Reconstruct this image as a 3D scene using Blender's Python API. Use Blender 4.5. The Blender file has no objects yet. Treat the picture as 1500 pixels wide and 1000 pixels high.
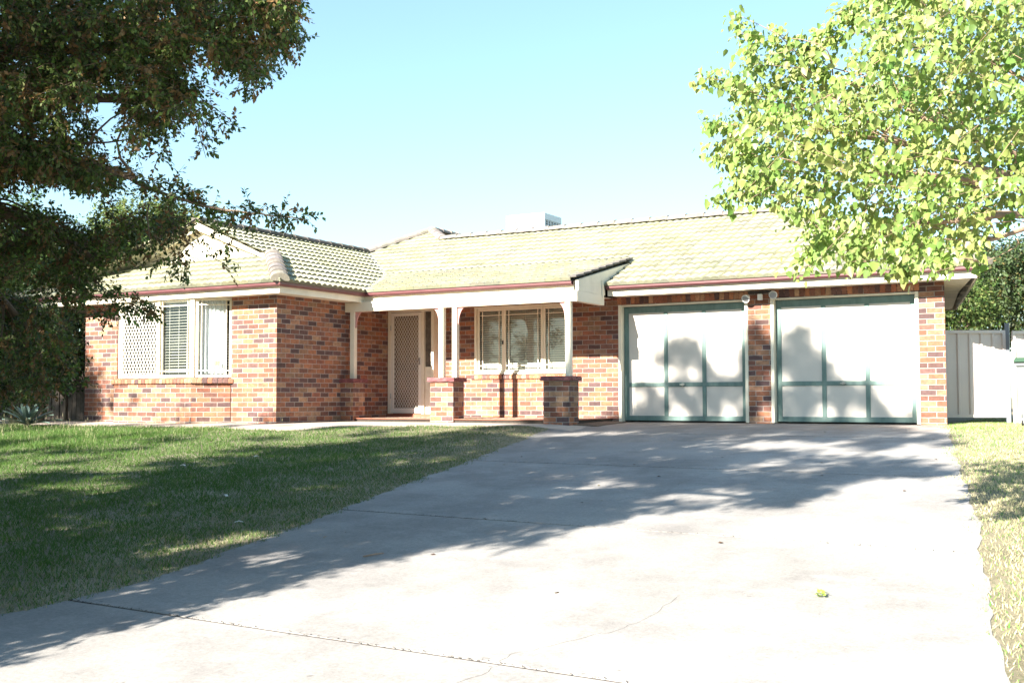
import bpy, bmesh, math, random
import numpy as np
from mathutils import Vector, Matrix
random.seed(7); RNG = np.random.default_rng(11)
sc = bpy.context.scene
COL = sc.collection
R = math.radians
# ------------------------------------------------------------------ camera
CAM = Vector((8.141, -18.442, 0.421)); FPX = 1631.24
PITCH, ROLL, YAW = .04995, -.00244, .51119
cyw, syw, cp, sp = math.cos(YAW), math.sin(YAW), math.cos(PITCH), math.sin(PITCH)
F_ = Vector((-syw*cp, cyw*cp, sp)); R0_ = Vector((cyw, syw, 0)); U0_ = Vector((syw*sp, -cyw*sp, cp))
R_ = R0_*math.cos(ROLL) + U0_*math.sin(ROLL); U_ = U0_*math.cos(ROLL) - R0_*math.sin(ROLL)
cd = bpy.data.cameras.new('camera'); cam = bpy.data.objects.new('camera', cd); COL.objects.link(cam)
cd.sensor_width = 36; cd.lens = FPX/1500*36; cd.clip_start = .05; cd.clip_end = 2000
cam.matrix_world = Matrix(((R_.x, U_.x, -F_.x, CAM.x), (R_.y, U_.y, -F_.y, CAM.y), (R_.z, U_.z, -F_.z, CAM.z), (0, 0, 0, 1)))
sc.camera = cam
# ------------------------------------------------------------------ sky, sun, exposure
SUN = Vector((-.2, -1, .53)).normalized()
w = bpy.data.worlds.new('World'); sc.world = w; w.use_nodes = True
nt = w.node_tree; bg = nt.nodes['Background']
sky = nt.nodes.new('ShaderNodeTexSky'); sky.sky_type = 'NISHITA'; sky.sun_disc = False
sky.sun_elevation = math.asin(SUN.z); sky.sun_rotation = math.atan2(SUN.x, SUN.y)
sky.air_density = 1.0; sky.dust_density = .4; sky.ozone_density = .7; sky.altitude = 200
tn = nt.nodes.new('ShaderNodeMix'); tn.data_type = 'RGBA'; tn.blend_type = 'MULTIPLY'; tn.inputs[0].default_value = 1; tn.inputs[7].default_value = (.86, 1.05, 1.08, 1)
gm = nt.nodes.new('ShaderNodeGamma'); gm.inputs[1].default_value = .78; nt.links.new(sky.outputs[0], gm.inputs[0]); nt.links.new(gm.outputs[0], tn.inputs[6]); nt.links.new(tn.outputs[2], bg.inputs[0]); bg.inputs[1].default_value = .086
sd = bpy.data.lights.new('sun', 'SUN'); sd.energy = 5.0; sd.angle = R(.53); sd.color = (1, .93, .82)
so = bpy.data.objects.new('sun', sd); COL.objects.link(so)
so.rotation_euler = SUN.to_track_quat('Z', 'Y').to_euler(); so.location = (0, -30, 30)
sc.view_settings.view_transform = 'Standard'; sc.view_settings.look = 'None'
sc.view_settings.exposure = 2.15; sc.view_settings.gamma = 1

def at(px, py, D):                                   # a point D metres in front of the camera
    return CAM + (F_ + R_*((px-750)/FPX) + U_*((500-py)/FPX))*D
# ------------------------------------------------------------------ object helpers
def tag(o, label=None, cat=None, group=None, kind=None):
    if label: o['label'] = label
    if cat: o['category'] = cat
    if group: o['group'] = group
    if kind: o['kind'] = kind
    return o
def empty(name, loc, label, cat, group=None):
    o = bpy.data.objects.new(name, None); COL.objects.link(o); o.location = loc; o.empty_display_size = .2
    return tag(o, label, cat, group)
def link(name, me, parent=None):
    o = bpy.data.objects.new(name, me); COL.objects.link(o)
    if parent is not None:
        o.parent = parent
        if parent.type == 'EMPTY': o.matrix_parent_inverse = Matrix.Translation(-parent.location)
    return o
class MB:
    """collects shapes, then links them as one mesh object; world coordinates"""
    def __init__(s): s.v = []; s.f = []; s.m = []; s.c = []; s.uv = []; s.cur = 0; s.col = (1, 1, 1)
    def face(s, idx, uv=None):
        s.f.append(idx); s.m.append(s.cur); s.c.append(s.col); s.uv.append(uv)
    def quad(s, a, b, c, d, uv=None):
        n = len(s.v); s.v += [tuple(a), tuple(b), tuple(c), tuple(d)]; s.face((n, n+1, n+2, n+3), uv)
    def poly(s, pts, uv=None):
        n = len(s.v); s.v += [tuple(p) for p in pts]; s.face(tuple(range(n, n+len(pts))), uv)
    def box(s, x0, x1, y0, y1, z0, z1, M=None):
        n = len(s.v)
        P = [Vector((x, y, z)) for z in (z0, z1) for y in (y0, y1) for x in (x0, x1)]
        if M is not None: P = [M @ p for p in P]
        s.v += [tuple(p) for p in P]
        for f in ((0, 2, 3, 1), (4, 5, 7, 6), (0, 1, 5, 4), (2, 6, 7, 3), (1, 3, 7, 5), (0, 4, 6, 2)):
            s.face(tuple(n+i for i in f))
    def bar(s, a, b, w, h, up=(0, 0, 1)):
        a, b = Vector(a), Vector(b); d = (b-a); L = d.length; d.normalize(); up = Vector(up)
        r = d.cross(up)
        if r.length < 1e-4: r = d.cross(Vector((0, 1, 0)))
        r.normalize(); u = r.cross(d)
        M = Matrix(((r.x, d.x, u.x, a.x), (r.y, d.y, u.y, a.y), (r.z, d.z, u.z, a.z), (0, 0, 0, 1)))
        s.box(-w/2, w/2, 0, L, -h/2, h/2, M)
    def tube(s, pts, rad, n=8, cap=True):
        pts = [Vector(p) for p in pts]
        if not isinstance(rad, (list, tuple)): rad = [rad]*len(pts)
        base = len(s.v); pr = None
        for i, p in enumerate(pts):
            d = (pts[min(i+1, len(pts)-1)] - pts[max(i-1, 0)]).normalized()
            if pr is None:
                pr = d.cross(Vector((0, 0, 1)));
                if pr.length < 1e-3: pr = d.cross(Vector((0, 1, 0)))
            pr = (pr - d*pr.dot(d)).normalized(); q = d.cross(pr)
            for k in range(n):
                a = 2*math.pi*k/n; s.v.append(tuple(p + (pr*math.cos(a) + q*math.sin(a))*rad[i]))
        for i in range(len(pts)-1):
            for k in range(n):
                a = base+i*n+k; b = base+i*n+(k+1) % n
                s.face((a, b, b+n, a+n))
        if cap:
            s.face(tuple(base+k for k in range(n))[::-1]); s.face(tuple(base+(len(pts)-1)*n+k for k in range(n)))
    def build(s, name, mats, parent=None, smooth=False, bevel=0):
        me = bpy.data.meshes.new(name); me.from_pydata(s.v, [], s.f)
        if not isinstance(mats, (list, tuple)): mats = [mats]
        for m in mats: me.materials.append(m)
        me.polygons.foreach_set('material_index', s.m)
        ca = me.color_attributes.new('Col', 'FLOAT_COLOR', 'CORNER')
        cc = np.ones((len(me.loops), 4), 'f'); k = 0
        hasuv = any(u is not None for u in s.uv); uu = np.zeros((len(me.loops), 2), 'f')
        for f, c, u in zip(s.f, s.c, s.uv):
            cc[k:k+len(f), :3] = c
            if u is not None: uu[k:k+len(f)] = u
            k += len(f)
        ca.data.foreach_set('color', cc.ravel())
        if hasuv:
            ul = me.uv_layers.new(name='UVMap'); ul.data.foreach_set('uv', uu.ravel())
        bm = bmesh.new(); bm.from_mesh(me); bmesh.ops.recalc_face_normals(bm, faces=bm.faces) if not hasuv else None
        bm.to_mesh(me); bm.free()
        if smooth: me.polygons.foreach_set('use_smooth', [True]*len(me.polygons))
        me.update()
        o = link(name, me, parent)
        if bevel:
            md = o.modifiers.new('bevel', 'BEVEL'); md.width = bevel; md.segments = 2; md.limit_method = 'ANGLE'
        return o
def mesh_np(name, V, Fc, mat, parent=None, col=None, smooth=False, matidx=None):
    """V (n,3), Fc (m,k) faces of equal size, col (m,3) one colour per face"""
    me = bpy.data.meshes.new(name); n, (m, k) = len(V), Fc.shape
    me.vertices.add(n); me.vertices.foreach_set('co', np.ascontiguousarray(V, 'f').ravel())
    me.loops.add(m*k); me.loops.foreach_set('vertex_index', np.ascontiguousarray(Fc, 'i').ravel())
    me.polygons.add(m); me.polygons.foreach_set('loop_start', np.arange(0, m*k, k, dtype='i'))
    try: me.polygons.foreach_set('loop_total', np.full(m, k, 'i'))
    except Exception: pass
    for q in (mat if isinstance(mat, (list, tuple)) else [mat]): me.materials.append(q)
    me.update(calc_edges=True)
    if col is not None:
        ca = me.color_attributes.new('Col', 'FLOAT_COLOR', 'CORNER')
        c4 = np.ones((m, k, 4), 'f'); c4[:, :, :3] = np.asarray(col)[:, None, :]
        ca.data.foreach_set('color', c4.ravel())
    if smooth: me.polygons.foreach_set('use_smooth', np.ones(m, bool))
    return link(name, me, parent)
# ------------------------------------------------------------------ materials
def nodes(name):
    m = bpy.data.materials.new(name); m.use_nodes = True; t = m.node_tree
    return m, t, t.nodes['Principled BSDF']
def N(t, typ, **kw):
    n = t.nodes.new(typ)
    for k, v in kw.items():
        if k.startswith('i_'):
            key = k[2:]; n.inputs[int(key) if key.isdigit() else key.replace('_', ' ')].default_value = v
        else: setattr(n, k, v)
    return n
def mathn(t, op, a, b=None, c=None):
    n = t.nodes.new('ShaderNodeMath'); n.operation = op
    for i, x in enumerate((a, b, c)):
        if x is None: continue
        if isinstance(x, (int, float)): n.inputs[i].default_value = x
        else: t.links.new(x, n.inputs[i])
    return n.outputs[0]
def mixc(t, fac, a, b, mode='MIX'):
    n = t.nodes.new('ShaderNodeMix'); n.data_type = 'RGBA'; n.blend_type = mode
    for sock, x in ((n.inputs[0], fac), (n.inputs[6], a), (n.inputs[7], b)):
        if isinstance(x, (int, float)): sock.default_value = x
        elif isinstance(x, tuple): sock.default_value = (*x, 1)
        else: t.links.new(x, sock)
    return n.outputs[2]
def ramp(t, fac, stops, mode='LINEAR'):
    n = t.nodes.new('ShaderNodeValToRGB'); n.color_ramp.interpolation = mode; e = n.color_ramp.elements
    while len(e) < len(stops): e.new(.5)
    for i, (p, c) in enumerate(stops):
        e[i].position = p; e[i].color = (*c, 1) if isinstance(c, tuple) else (c, c, c, 1)
    t.links.new(fac, n.inputs[0]); return n.outputs[0]
def noise(t, scale, detail=3, coord=None, rough=.6, dim=None, stretch=None):
    n = N(t, 'ShaderNodeTexNoise'); n.inputs['Scale'].default_value = scale; n.inputs['Detail'].default_value = detail
    n.inputs['Roughness'].default_value = rough
    if coord is None:
        coord = N(t, 'ShaderNodeNewGeometry').outputs['Position']
    if stretch:
        mp = N(t, 'ShaderNodeMapping'); mp.inputs['Scale'].default_value = stretch; t.links.new(coord, mp.inputs[0]); coord = mp.outputs[0]
    t.links.new(coord, n.inputs['Vector']); return n.outputs[0]
def bump(t, b, h, strength=.3, dist=.01):
    n = N(t, 'ShaderNodeBump'); n.inputs['Strength'].default_value = strength; n.inputs['Distance'].default_value = dist
    t.links.new(h, n.inputs['Height']); t.links.new(n.outputs[0], b.inputs['Normal'])
def simple(name, col, rough=.6, var=.12, scale=6, bmp=.0, metallic=0, dirt=None, attr=False, stretch=None):
    m, t, b = nodes(name)
    ns = noise(t, scale, 5, stretch=stretch)
    f = ramp(t, ns, [(.3, 1-var), (.7, 1+var*.6)])
    c = mixc(t, 1., col, f, 'MULTIPLY')
    if dirt:
        d = ramp(t, noise(t, dirt[1], 6, stretch=stretch), [(.5, 0.), (.72, 1.)])
        c = mixc(t, mathn(t, 'MULTIPLY', d, dirt[2]), c, dirt[0])
    if attr:
        a = N(t, 'ShaderNodeVertexColor', layer_name='Col'); c = mixc(t, 1., c, a.outputs[0], 'MULTIPLY')
    t.links.new(c, b.inputs['Base Color']); b.inputs['Roughness'].default_value = rough
    b.inputs['Metallic'].default_value = metallic
    if bmp: bump(t, b, noise(t, scale*8, 5), bmp, .01)
    return m
PAL0 = [(0, (.40, .135, .05)), (.17, (.30, .085, .04)), (.33, (.19, .07, .048)), (.47, (.38, .18, .09)), (.6, (.085, .048, .055)), (.73, (.34, .11, .045)), (.86, (.12, .058, .055)), (.94, (.37, .21, .11))]
def _soft(c):
    m = sum(c)/3; return tuple(.70*x+.20*m*w+.10*q for x, w, q in zip(c, (1.3, 1., .82), (.29, .12, .07)))
PAL = [(p, _soft(c)) for p, c in PAL0]
def brick_mat(name, shift=0.):
    m, t, b = nodes(name)
    uv = N(t, 'ShaderNodeUVMap', uv_map='UVMap').outputs[0]
    wob = N(t, 'ShaderNodeTexNoise'); wob.inputs['Scale'].default_value = 9; wob.inputs['Detail'].default_value = 3; t.links.new(uv, wob.inputs['Vector'])
    sub = N(t, 'ShaderNodeVectorMath', operation='SUBTRACT'); t.links.new(wob.outputs['Color'], sub.inputs[0]); sub.inputs[1].default_value = (.5, .5, .5)
    sca = N(t, 'ShaderNodeVectorMath', operation='SCALE'); t.links.new(sub.outputs[0], sca.inputs[0]); sca.inputs['Scale'].default_value = .011
    add = N(t, 'ShaderNodeVectorMath', operation='ADD'); t.links.new(uv, add.inputs[0]); t.links.new(sca.outputs[0], add.inputs[1])
    sx = N(t, 'ShaderNodeSeparateXYZ'); t.links.new(add.outputs[0], sx.inputs[0])
    v = mathn(t, 'DIVIDE', sx.outputs[1], .086); row = mathn(t, 'FLOOR', v); fv = mathn(t, 'FRACT', v)
    par = mathn(t, 'MULTIPLY', mathn(t, 'FLOORED_MODULO', row, 2.), .5)
    u = mathn(t, 'ADD', mathn(t, 'DIVIDE', sx.outputs[0], .24), par); colm = mathn(t, 'FLOOR', u); fu = mathn(t, 'FRACT', u)
    cv = N(t, 'ShaderNodeCombineXYZ'); t.links.new(mathn(t, 'ADD', colm, .37+shift), cv.inputs[0]); t.links.new(mathn(t, 'ADD', row, .61), cv.inputs[1])
    wn = N(t, 'ShaderNodeTexWhiteNoise', noise_dimensions='2D'); t.links.new(cv.outputs[0], wn.inputs['Vector'])
    c = ramp(t, wn.outputs['Value'], PAL, 'CONSTANT')
    sep = N(t, 'ShaderNodeSeparateColor'); t.links.new(wn.outputs['Color'], sep.inputs[0])
    c = mixc(t, 1., c, ramp(t, sep.outputs[1], [(0, .75), (1, 1.25)]), 'MULTIPLY')
    c = mixc(t, 1., c, ramp(t, noise(t, 16, 6, uv, .7), [(.25, .6), (.5, 1.), (.75, 1.4)]), 'MULTIPLY')
    # smoky patches burnt across the brick faces
    c = mixc(t, mathn(t, 'MULTIPLY', ramp(t, noise(t, 7, 4, uv, .6), [(.52, 0.), (.66, 1.)]), .45), c, (.10, .05, .05))
    du = mathn(t, 'MULTIPLY', mathn(t, 'MINIMUM', fu, mathn(t, 'SUBTRACT', 1., fu)), .24)
    dv = mathn(t, 'MULTIPLY', mathn(t, 'MINIMUM', fv, mathn(t, 'SUBTRACT', 1., fv)), .086)
    dm = mathn(t, 'MINIMUM', du, dv)
    mk = N(t, 'ShaderNodeMapRange', interpolation_type='SMOOTHSTEP'); t.links.new(dm, mk.inputs[0]); mk.inputs[1].default_value = .003; mk.inputs[2].default_value = .007
    mort = mixc(t, 1., (.43, .38, .34), ramp(t, noise(t, 5, 5, uv), [(.3, .78), (.7, 1.15)]), 'MULTIPLY')
    t.links.new(mixc(t, 1., mixc(t, mk.outputs[0], mort, c), ramp(t, noise(t, .8, 5), [(.3, .66), (.7, .9)]), 'MULTIPLY'), b.inputs['Base Color']); b.inputs['Roughness'].default_value = .85
    h = mathn(t, 'ADD', mk.outputs[0], mathn(t, 'MULTIPLY', noise(t, 70, 4, uv), .35)); bump(t, b, h, .7, .007)
    return m
def leaf_mat(name, col, trans=.35, rough=.45, tcol=None, spec=.5):
    m, t, b = nodes(name)
    a = N(t, 'ShaderNodeVertexColor', layer_name='Col')
    c = mixc(t, 1., col, a.outputs[0], 'MULTIPLY')
    t.links.new(c, b.inputs['Base Color']); b.inputs['Roughness'].default_value = rough
    b.inputs['Specular IOR Level'].default_value = spec
    tr = N(t, 'ShaderNodeBsdfTranslucent'); tc = mixc(t, 1., tcol or tuple(min(1, x*1.5) for x in col), a.outputs[0], 'MULTIPLY'); t.links.new(tc, tr.inputs[0])
    mx = N(t, 'ShaderNodeMixShader'); mx.inputs[0].default_value = trans
    t.links.new(b.outputs[0], mx.inputs[1]); t.links.new(tr.outputs[0], mx.inputs[2])
    t.links.new(mx.outputs[0], t.nodes['Material Output'].inputs[0]); return m
def glass_mat(name, tint=(.9, .95, .95)):
    m, t, b = nodes(name); t.nodes.remove(b)
    tr = N(t, 'ShaderNodeBsdfTransparent'); tr.inputs[0].default_value = (*tint, 1)
    gl = N(t, 'ShaderNodeBsdfGlossy'); gl.inputs['Roughness'].default_value = .02
    fr = N(t, 'ShaderNodeLayerWeight'); fr.inputs[0].default_value = .5
    mx = N(t, 'ShaderNodeMixShader'); t.links.new(mathn(t, 'MULTIPLY_ADD', mathn(t, 'POWER', fr.outputs[1], 4.), .85, .075), mx.inputs[0])
    t.links.new(tr.outputs[0], mx.inputs[1]); t.links.new(gl.outputs[0], mx.inputs[2])
    t.links.new(mx.outputs[0], t.nodes['Material Output'].inputs[0]); return m
M_brick = brick_mat('wall_brick'); M_brick2 = brick_mat('pier_brick', 5.3)
M_unit = simple('brick_unit', (1, 1, 1), .85, .3, 30, .3, attr=True)
M_mortar = simple('mortar', (.46, .40, .34), .9, .15, 30, .3)
M_cream = simple('cream_paint', (.72, .66, .53), .5, .05, 3, .03, dirt=((.42, .36, .27), 3.5, .25))
M_frame = simple('window_frame_paint', (.74, .68, .54), .35, .03, 5)
M_panel = simple('garage_panel_paint', (.58, .535, .485), .45, .04, 1.6, .02, dirt=((.46, .42, .38), 1.2, .3))
M_teal = simple('teal_timber_paint', (.11, .18, .165), .55, .22, 14, .12, stretch=(1, 1, .3), dirt=((.19, .26, .24), 9, .4))
M_gutter = simple('maroon_gutter_paint', (.12, .042, .046), .35, .15, 4, 0, dirt=((.20, .10, .095), 2.5, .4))
M_pink = simple('pink_bracket_paint', (.50, .26, .24), .5, .08, 6)
M_maroon = simple('maroon_capping_brick', (.17, .05, .055), .6, .35, 22, .6, dirt=((.36, .17, .17), 15, .5))
M_screen = simple('screen_mesh_paint', (.72, .68, .60), .4, .03, 9)
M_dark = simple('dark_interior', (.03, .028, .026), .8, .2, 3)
M_blind = simple('blind_slat', (.74, .69, .60), .45, .04, 4)
M_curtain = simple('curtain_cloth', (.72, .72, .72), .9, .06, 5)
M_metal = simple('worn_metal', (.45, .45, .44), .3, .1, 20, 0, .8)
M_black = simple('black_metal', (.03, .03, .03), .45, .1, 9)
M_glass = glass_mat('window_glass')
M_soffit = simple('soffit_lining', (.68, .62, .50), .6, .05, 3)
M_coolerw = simple('cooler_plastic', (.80, .80, .78), .5, .04, 5); M_coolerp = simple('cooler_pad', (.32, .34, .38), .9, .3, 30, .4)
M_bark = simple('bark', (.16, .115, .08), .9, .35, 9, .6, stretch=(1, 1, .3))
M_twig = simple('twig_bark', (.30, .20, .14), .8, .25, 20, .3)
M_tileflr = simple('terracotta_tiles', (.30, .105, .06), .5, .18, 5, .1)
def roof_mat():
    m, t, b = nodes('concrete_roof_tile')
    a = N(t, 'ShaderNodeVertexColor', layer_name='Col')
    c = mixc(t, ramp(t, noise(t, .9, 6), [(.35, 0.), (.65, 1.)]), (.37, .365, .26), (.30, .295, .225))
    c = mixc(t, 1., c, a.outputs[0], 'MULTIPLY')
    c = mixc(t, mathn(t, 'MULTIPLY', ramp(t, noise(t, 28, 6, rough=.75), [(.56, 0.), (.68, 1.)]), .5), c, (.12, .12, .09))
    c = mixc(t, mathn(t, 'MULTIPLY', ramp(t, noise(t, 6, 5, rough=.7), [(.5, 0.), (.75, 1.)]), .4), c, (.36, .37, .22))
    t.links.new(c, b.inputs['Base Color']); b.inputs['Roughness'].default_value = .9
    bump(t, b, noise(t, 90, 5), .5, .006); return m
M_roof = roof_mat()
M_cap = simple('ridge_cap_tile', (.23, .21, .185), .85, .25, 8, .4, dirt=((.10, .095, .09), 10, .5), attr=True)
def concrete():
    m, t, b = nodes('driveway_concrete')
    c = mixc(t, ramp(t, noise(t, .5, 6), [(.3, 0.), (.7, 1.)]), (.215, .205, .195), (.285, .27, .255))
    c = mixc(t, mathn(t, 'MULTIPLY', ramp(t, noise(t, 1.1, 8, rough=.75), [(.46, 0.), (.60, 1.)]), .7), c, (.165, .155, .15))
    c = mixc(t, mathn(t, 'MULTIPLY', ramp(t, noise(t, 3.1, 8, rough=.8, stretch=(.4, 1, 1)), [(.54, 0.), (.68, 1.)]), .4), c, (.34, .325, .31))
    c = mixc(t, mathn(t, 'MULTIPLY', ramp(t, noise(t, 160, 2, rough=.8), [(.5, 0.), (.64, 1.)]), .35), c, (.16, .145, .13))
    c = mixc(t, mathn(t, 'MULTIPLY', ramp(t, noise(t, 34, 5, rough=.8, stretch=(1, .35, 1)), [(.55, 0.), (.7, 1.)]), .22), c, (.38, .36, .33))
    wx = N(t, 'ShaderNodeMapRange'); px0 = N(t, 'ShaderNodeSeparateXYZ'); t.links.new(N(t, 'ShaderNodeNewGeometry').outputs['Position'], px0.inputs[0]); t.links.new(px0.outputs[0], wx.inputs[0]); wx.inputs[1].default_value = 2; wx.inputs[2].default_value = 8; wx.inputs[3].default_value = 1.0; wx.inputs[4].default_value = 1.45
    c = mixc(t, 1., c, wx.outputs[0], 'MULTIPLY')  # concrete lightens towards the right: overexposed glare put into its colour
    c = mixc(t, 1., c, ramp(t, noise(t, 42, 6, rough=.85), [(.3, .72), (.5, 1.), (.72, 1.28)]), 'MULTIPLY')
    c = mixc(t, 1., c, ramp(t, noise(t, .75, 3, rough=.5, stretch=(1.6, .5, 1)), [(.35, .86), (.65, 1.1)]), 'MULTIPLY')
    c = mixc(t, mathn(t, 'MULTIPLY', ramp(t, noise(t, 9, 3, rough=.6), [(.70, 0.), (.76, 1.)]), .6), c, (.10, .09, .085))
    # tyre-darkened tracks and red-brown dust washed against the garage and lawn
    pos = N(t, 'ShaderNodeNewGeometry').outputs['Position']; sx = N(t, 'ShaderNodeSeparateXYZ'); t.links.new(pos, sx.inputs[0])
    dd = N(t, 'ShaderNodeMapRange'); t.links.new(sx.outputs[1], dd.inputs[0]); dd.inputs[1].default_value = -3.2; dd.inputs[2].default_value = -1.2
    dd2 = mathn(t, 'MULTIPLY', dd.outputs[0], ramp(t, noise(t, 2.2, 5), [(.3, .2), (.7, 1.)]))
    c = mixc(t, mathn(t, 'MULTIPLY', dd2, .6), c, (.23, .165, .13))
    t.links.new(c, b.inputs['Base Color']); b.inputs['Roughness'].default_value = .88
    bump(t, b, noise(t, 120, 5, rough=.75), .35, .006); return m
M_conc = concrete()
M_path = simple('path_concrete', (.44, .37, .31), .9, .2, 3, .3, dirt=((.28, .20, .15), 2.2, .5))
M_joint = simple('joint_filler', (.045, .035, .028), .95, .4, 40, .4)
def ground_mat():
    m, t, b = nodes('dry_soil')
    c = mixc(t, ramp(t, noise(t, 1.2, 6), [(.3, 0.), (.7, 1.)]), (.15, .125, .08), (.33, .28, .195))
    c = mixc(t, mathn(t, 'MULTIPLY', ramp(t, noise(t, 45, 5), [(.45, 0.), (.6, 1.)]), .6), c, (.10, .11, .045))
    t.links.new(c, b.inputs['Base Color']); b.inputs['Roughness'].default_value = .95
    bump(t, b, noise(t, 60, 5), .8, .02); return m
M_ground = ground_mat()
M_grass = leaf_mat('grass_blade', (1, 1, 1), .25, .6, (1, 1, 1), .2)
M_dleaf = leaf_mat('dark_leaf', (1, 1, 1), .3, .5, (1, 1, 1), .35)
M_bleaf = leaf_mat('bright_leaf', (1, 1, 1), .46, .42, (1.0, 1.0, .7), .5)
M_fence = simple('cream_steel_fence', (.56, .50, .46), .45, .04, 3)
M_fpost = simple('grey_steel_post', (.13, .15, .18), .45, .1, 6)
M_bin = simple('bin_plastic', (.17, .19, .19), .5, .1, 6); M_lid = simple('bin_lid_plastic', (.03, .07, .04), .45, .1, 6)
M_timber = simple('weathered_timber', (.07, .055, .045), .9, .3, 12, .4)
M_agave = simple('agave_leaf', (.09, .14, .115), .5, .15, 5)
M_white = simple('white_scrap', (.7, .7, .68), .7, .1, 9)
M_mat = simple('coir_mat', (.14, .10, .075), .95, .4, 60, .6)
# ------------------------------------------------------------------ the ground
def sst(t): t = np.clip(t, 0, 1); return t*t*(3-2*t)
def G(X, Y):
    X = np.asarray(X, float); Y = np.asarray(Y, float)
    y0 = 1 + 1.3*sst((.3-X)/1.0) + 2.3*sst((-X-.8)/3.4); d = -Y-y0
    z = -.03 - .065*.5*(d+np.sqrt(d*d+.5))
    far = np.maximum(0, -Y-26)
    return z + .065*far*.9
DL = [(.1, .25), (-2.4, -.15), (-3.6, .05), (-6.4, .78), (-8.75, 1.30), (-10.16, 1.68), (-11.4, 1.95), (-12.2, 2.13), (-12.8, 2.25), (-13.3, 2.28), (-13.9, 2.22), (-14.6, 1.9), (-16, 1.0), (-20, -.5), (-30, -2)]
DR = [(.1, 5.55), (0, 5.6), (-1.0, 5.72), (-3.5, 6.13), (-6.7, 6.67), (-8.9, 7.05), (-10.6, 7.27), (-12.7, 7.59), (-14, 7.8), (-20, 8.9), (-30, 11)]
def interp(tab, y):
    ys = [-a for a, b in tab]; return np.interp(-np.asarray(y, float), ys, [b for a, b in tab])
gx = np.concatenate([np.linspace(-300, -22, 24), np.arange(-20, 20, .4), np.linspace(22, 300, 24)])
gy = np.concatenate([np.linspace(-300, -32, 24), np.arange(-30, 22, .4), np.linspace(24, 300, 24)])
GX, GY = np.meshgrid(gx, gy); GZ = G(GX, GY) + (RNG.random(GX.shape)-.5)*.006
GZ -= np.where((GX > interp(DL, GY)+.5) & (GX < interp(DR, GY)-.5) & (GY < .6), .03, 0)
nx, ny = len(gx), len(gy); ii = (np.arange(ny-1)[:, None]*nx+np.arange(nx-1)[None]).ravel()
tag(mesh_np('ground', np.stack([GX, GY, GZ+.003], -1).reshape(-1, 3), np.stack([ii, ii+1, ii+nx+1, ii+nx], 1), M_ground, smooth=True), kind='structure')
# driveway: concrete bays with open joints
def jy(yj, x): return yj - .04*(x-.8)
def build_driveway():
    mb = MB(); J = [.12, -2.6, -6.38, -10.1, -13.58, -17.2, -21, -25, -30]
    for a, b in zip(J, J[1:]):
        ny_ = max(2, int((a-b)/.14)); nxx = 14; g = .013; rows = []
        for i in range(ny_+1):
            y = (a-g)+(b+g-(a-g))*i/ny_; xl, xr = float(interp(DL, y)), float(interp(DR, y)); row = []
            for k in range(nxx+1):
                x = xl+(xr-xl)*k/nxx
                wob = (.015*math.sin(y*3.3)+.012*math.sin(y*9.1+1)+.006*math.sin(y*23)) * (1 if k in (0, nxx) else 0)
                yy = jy(y, x) if a < 0 or i else y
                yy = min(yy, .12)
                row.append(Vector((x+wob, yy, float(G(x, yy))+.008)))
            rows.append(row)
        for i in range(ny_):
            for k in range(nxx): mb.quad(rows[i+1][k], rows[i+1][k+1], rows[i][k+1], rows[i][k])
        ring = rows[0]+[r[-1] for r in rows[1:]]+rows[-1][::-1][1:]+[r[0] for r in rows[1:-1]][::-1]
        for p, q in zip(ring, ring[1:]+ring[:1]): mb.quad(p, q, q-Vector((0, 0, .06)), p-Vector((0, 0, .06)))
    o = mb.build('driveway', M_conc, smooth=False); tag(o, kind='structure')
    mj = MB()
    for y in J[1:]:
        xl, xr = float(interp(DL, y))+.05, float(interp(DR, y))-.05
        n = 20
        for k in range(n):
            p = []
            for x in (xl+(xr-xl)*k/n, xl+(xr-xl)*(k+1)/n):
                yy = jy(y, x); p.append((x, yy, float(G(x, yy))+.0042))
            (x0, y0, z0), (x1, y1, z1) = p
            mj.quad((x0, y0-.03, z0), (x1, y1-.03, z1), (x1, y1+.03, z1), (x0, y0+.03, z0))
    for k in range(900):                              # dirt and leaf crumbs packed in the joints
        y = random.choice(J[1:5]); xl, xr = float(interp(DL, y)), float(interp(DR, y)); x = xl+(xr-xl)*random.random()**1.5; yy = jy(y, x)+random.gauss(0, .009); s = random.uniform(.003, .011); z = float(G(x, yy))+.0095+random.uniform(0, .004)
        a_ = random.uniform(0, 3.1); ux, uy = math.cos(a_)*s, math.sin(a_)*s; mj.quad((x-ux, yy-uy, z), (x+uy*.6, yy-ux*.6, z), (x+ux, yy+uy, z+.003), (x-uy*.6, yy+ux*.6, z))
    for pts in (((5.15, -14.6), (5.35, -14.25), (5.46, -13.95), (5.42, -13.6), (5.58, -13.3), (5.74, -12.95), (5.78, -12.6), (5.74, -12.1)), ((3.9, -8.9), (4.1, -8.2), (4.05, -7.4), (4.2, -6.5))):
        prev = None
        for (xa, ya), (xb, yb_) in zip(pts, pts[1:]):
            for k in range(6):
                t_ = k/6; x = xa+(xb-xa)*t_+random.uniform(-.02, .02); y = ya+(yb_-ya)*t_; z = float(G(x, y))+.0088; wd = random.uniform(.0006, .0016); cur_ = ((x-wd, y, z), (x+wd, y, z))
                if prev: mj.quad(prev[0], prev[1], cur_[1], cur_[0])
                prev = cur_
    tag(mj.build('driveway_joint', M_joint), kind='structure')
build_driveway()
PLOW = [(-14, -5.2), (-10.35, -4.98), (-8.4, -5.05), (-6.6, -5.1), (-5.1, -5.05), (-4.1, -5.15), (-3.39, -5.2), (-3.2, -4.8), (-3.1, -4.15), (-2.63, -3.58), (-1.94, -3.0), (-.77, -2.4), (-.1, -2.4), (.26, -2.45)]
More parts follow.
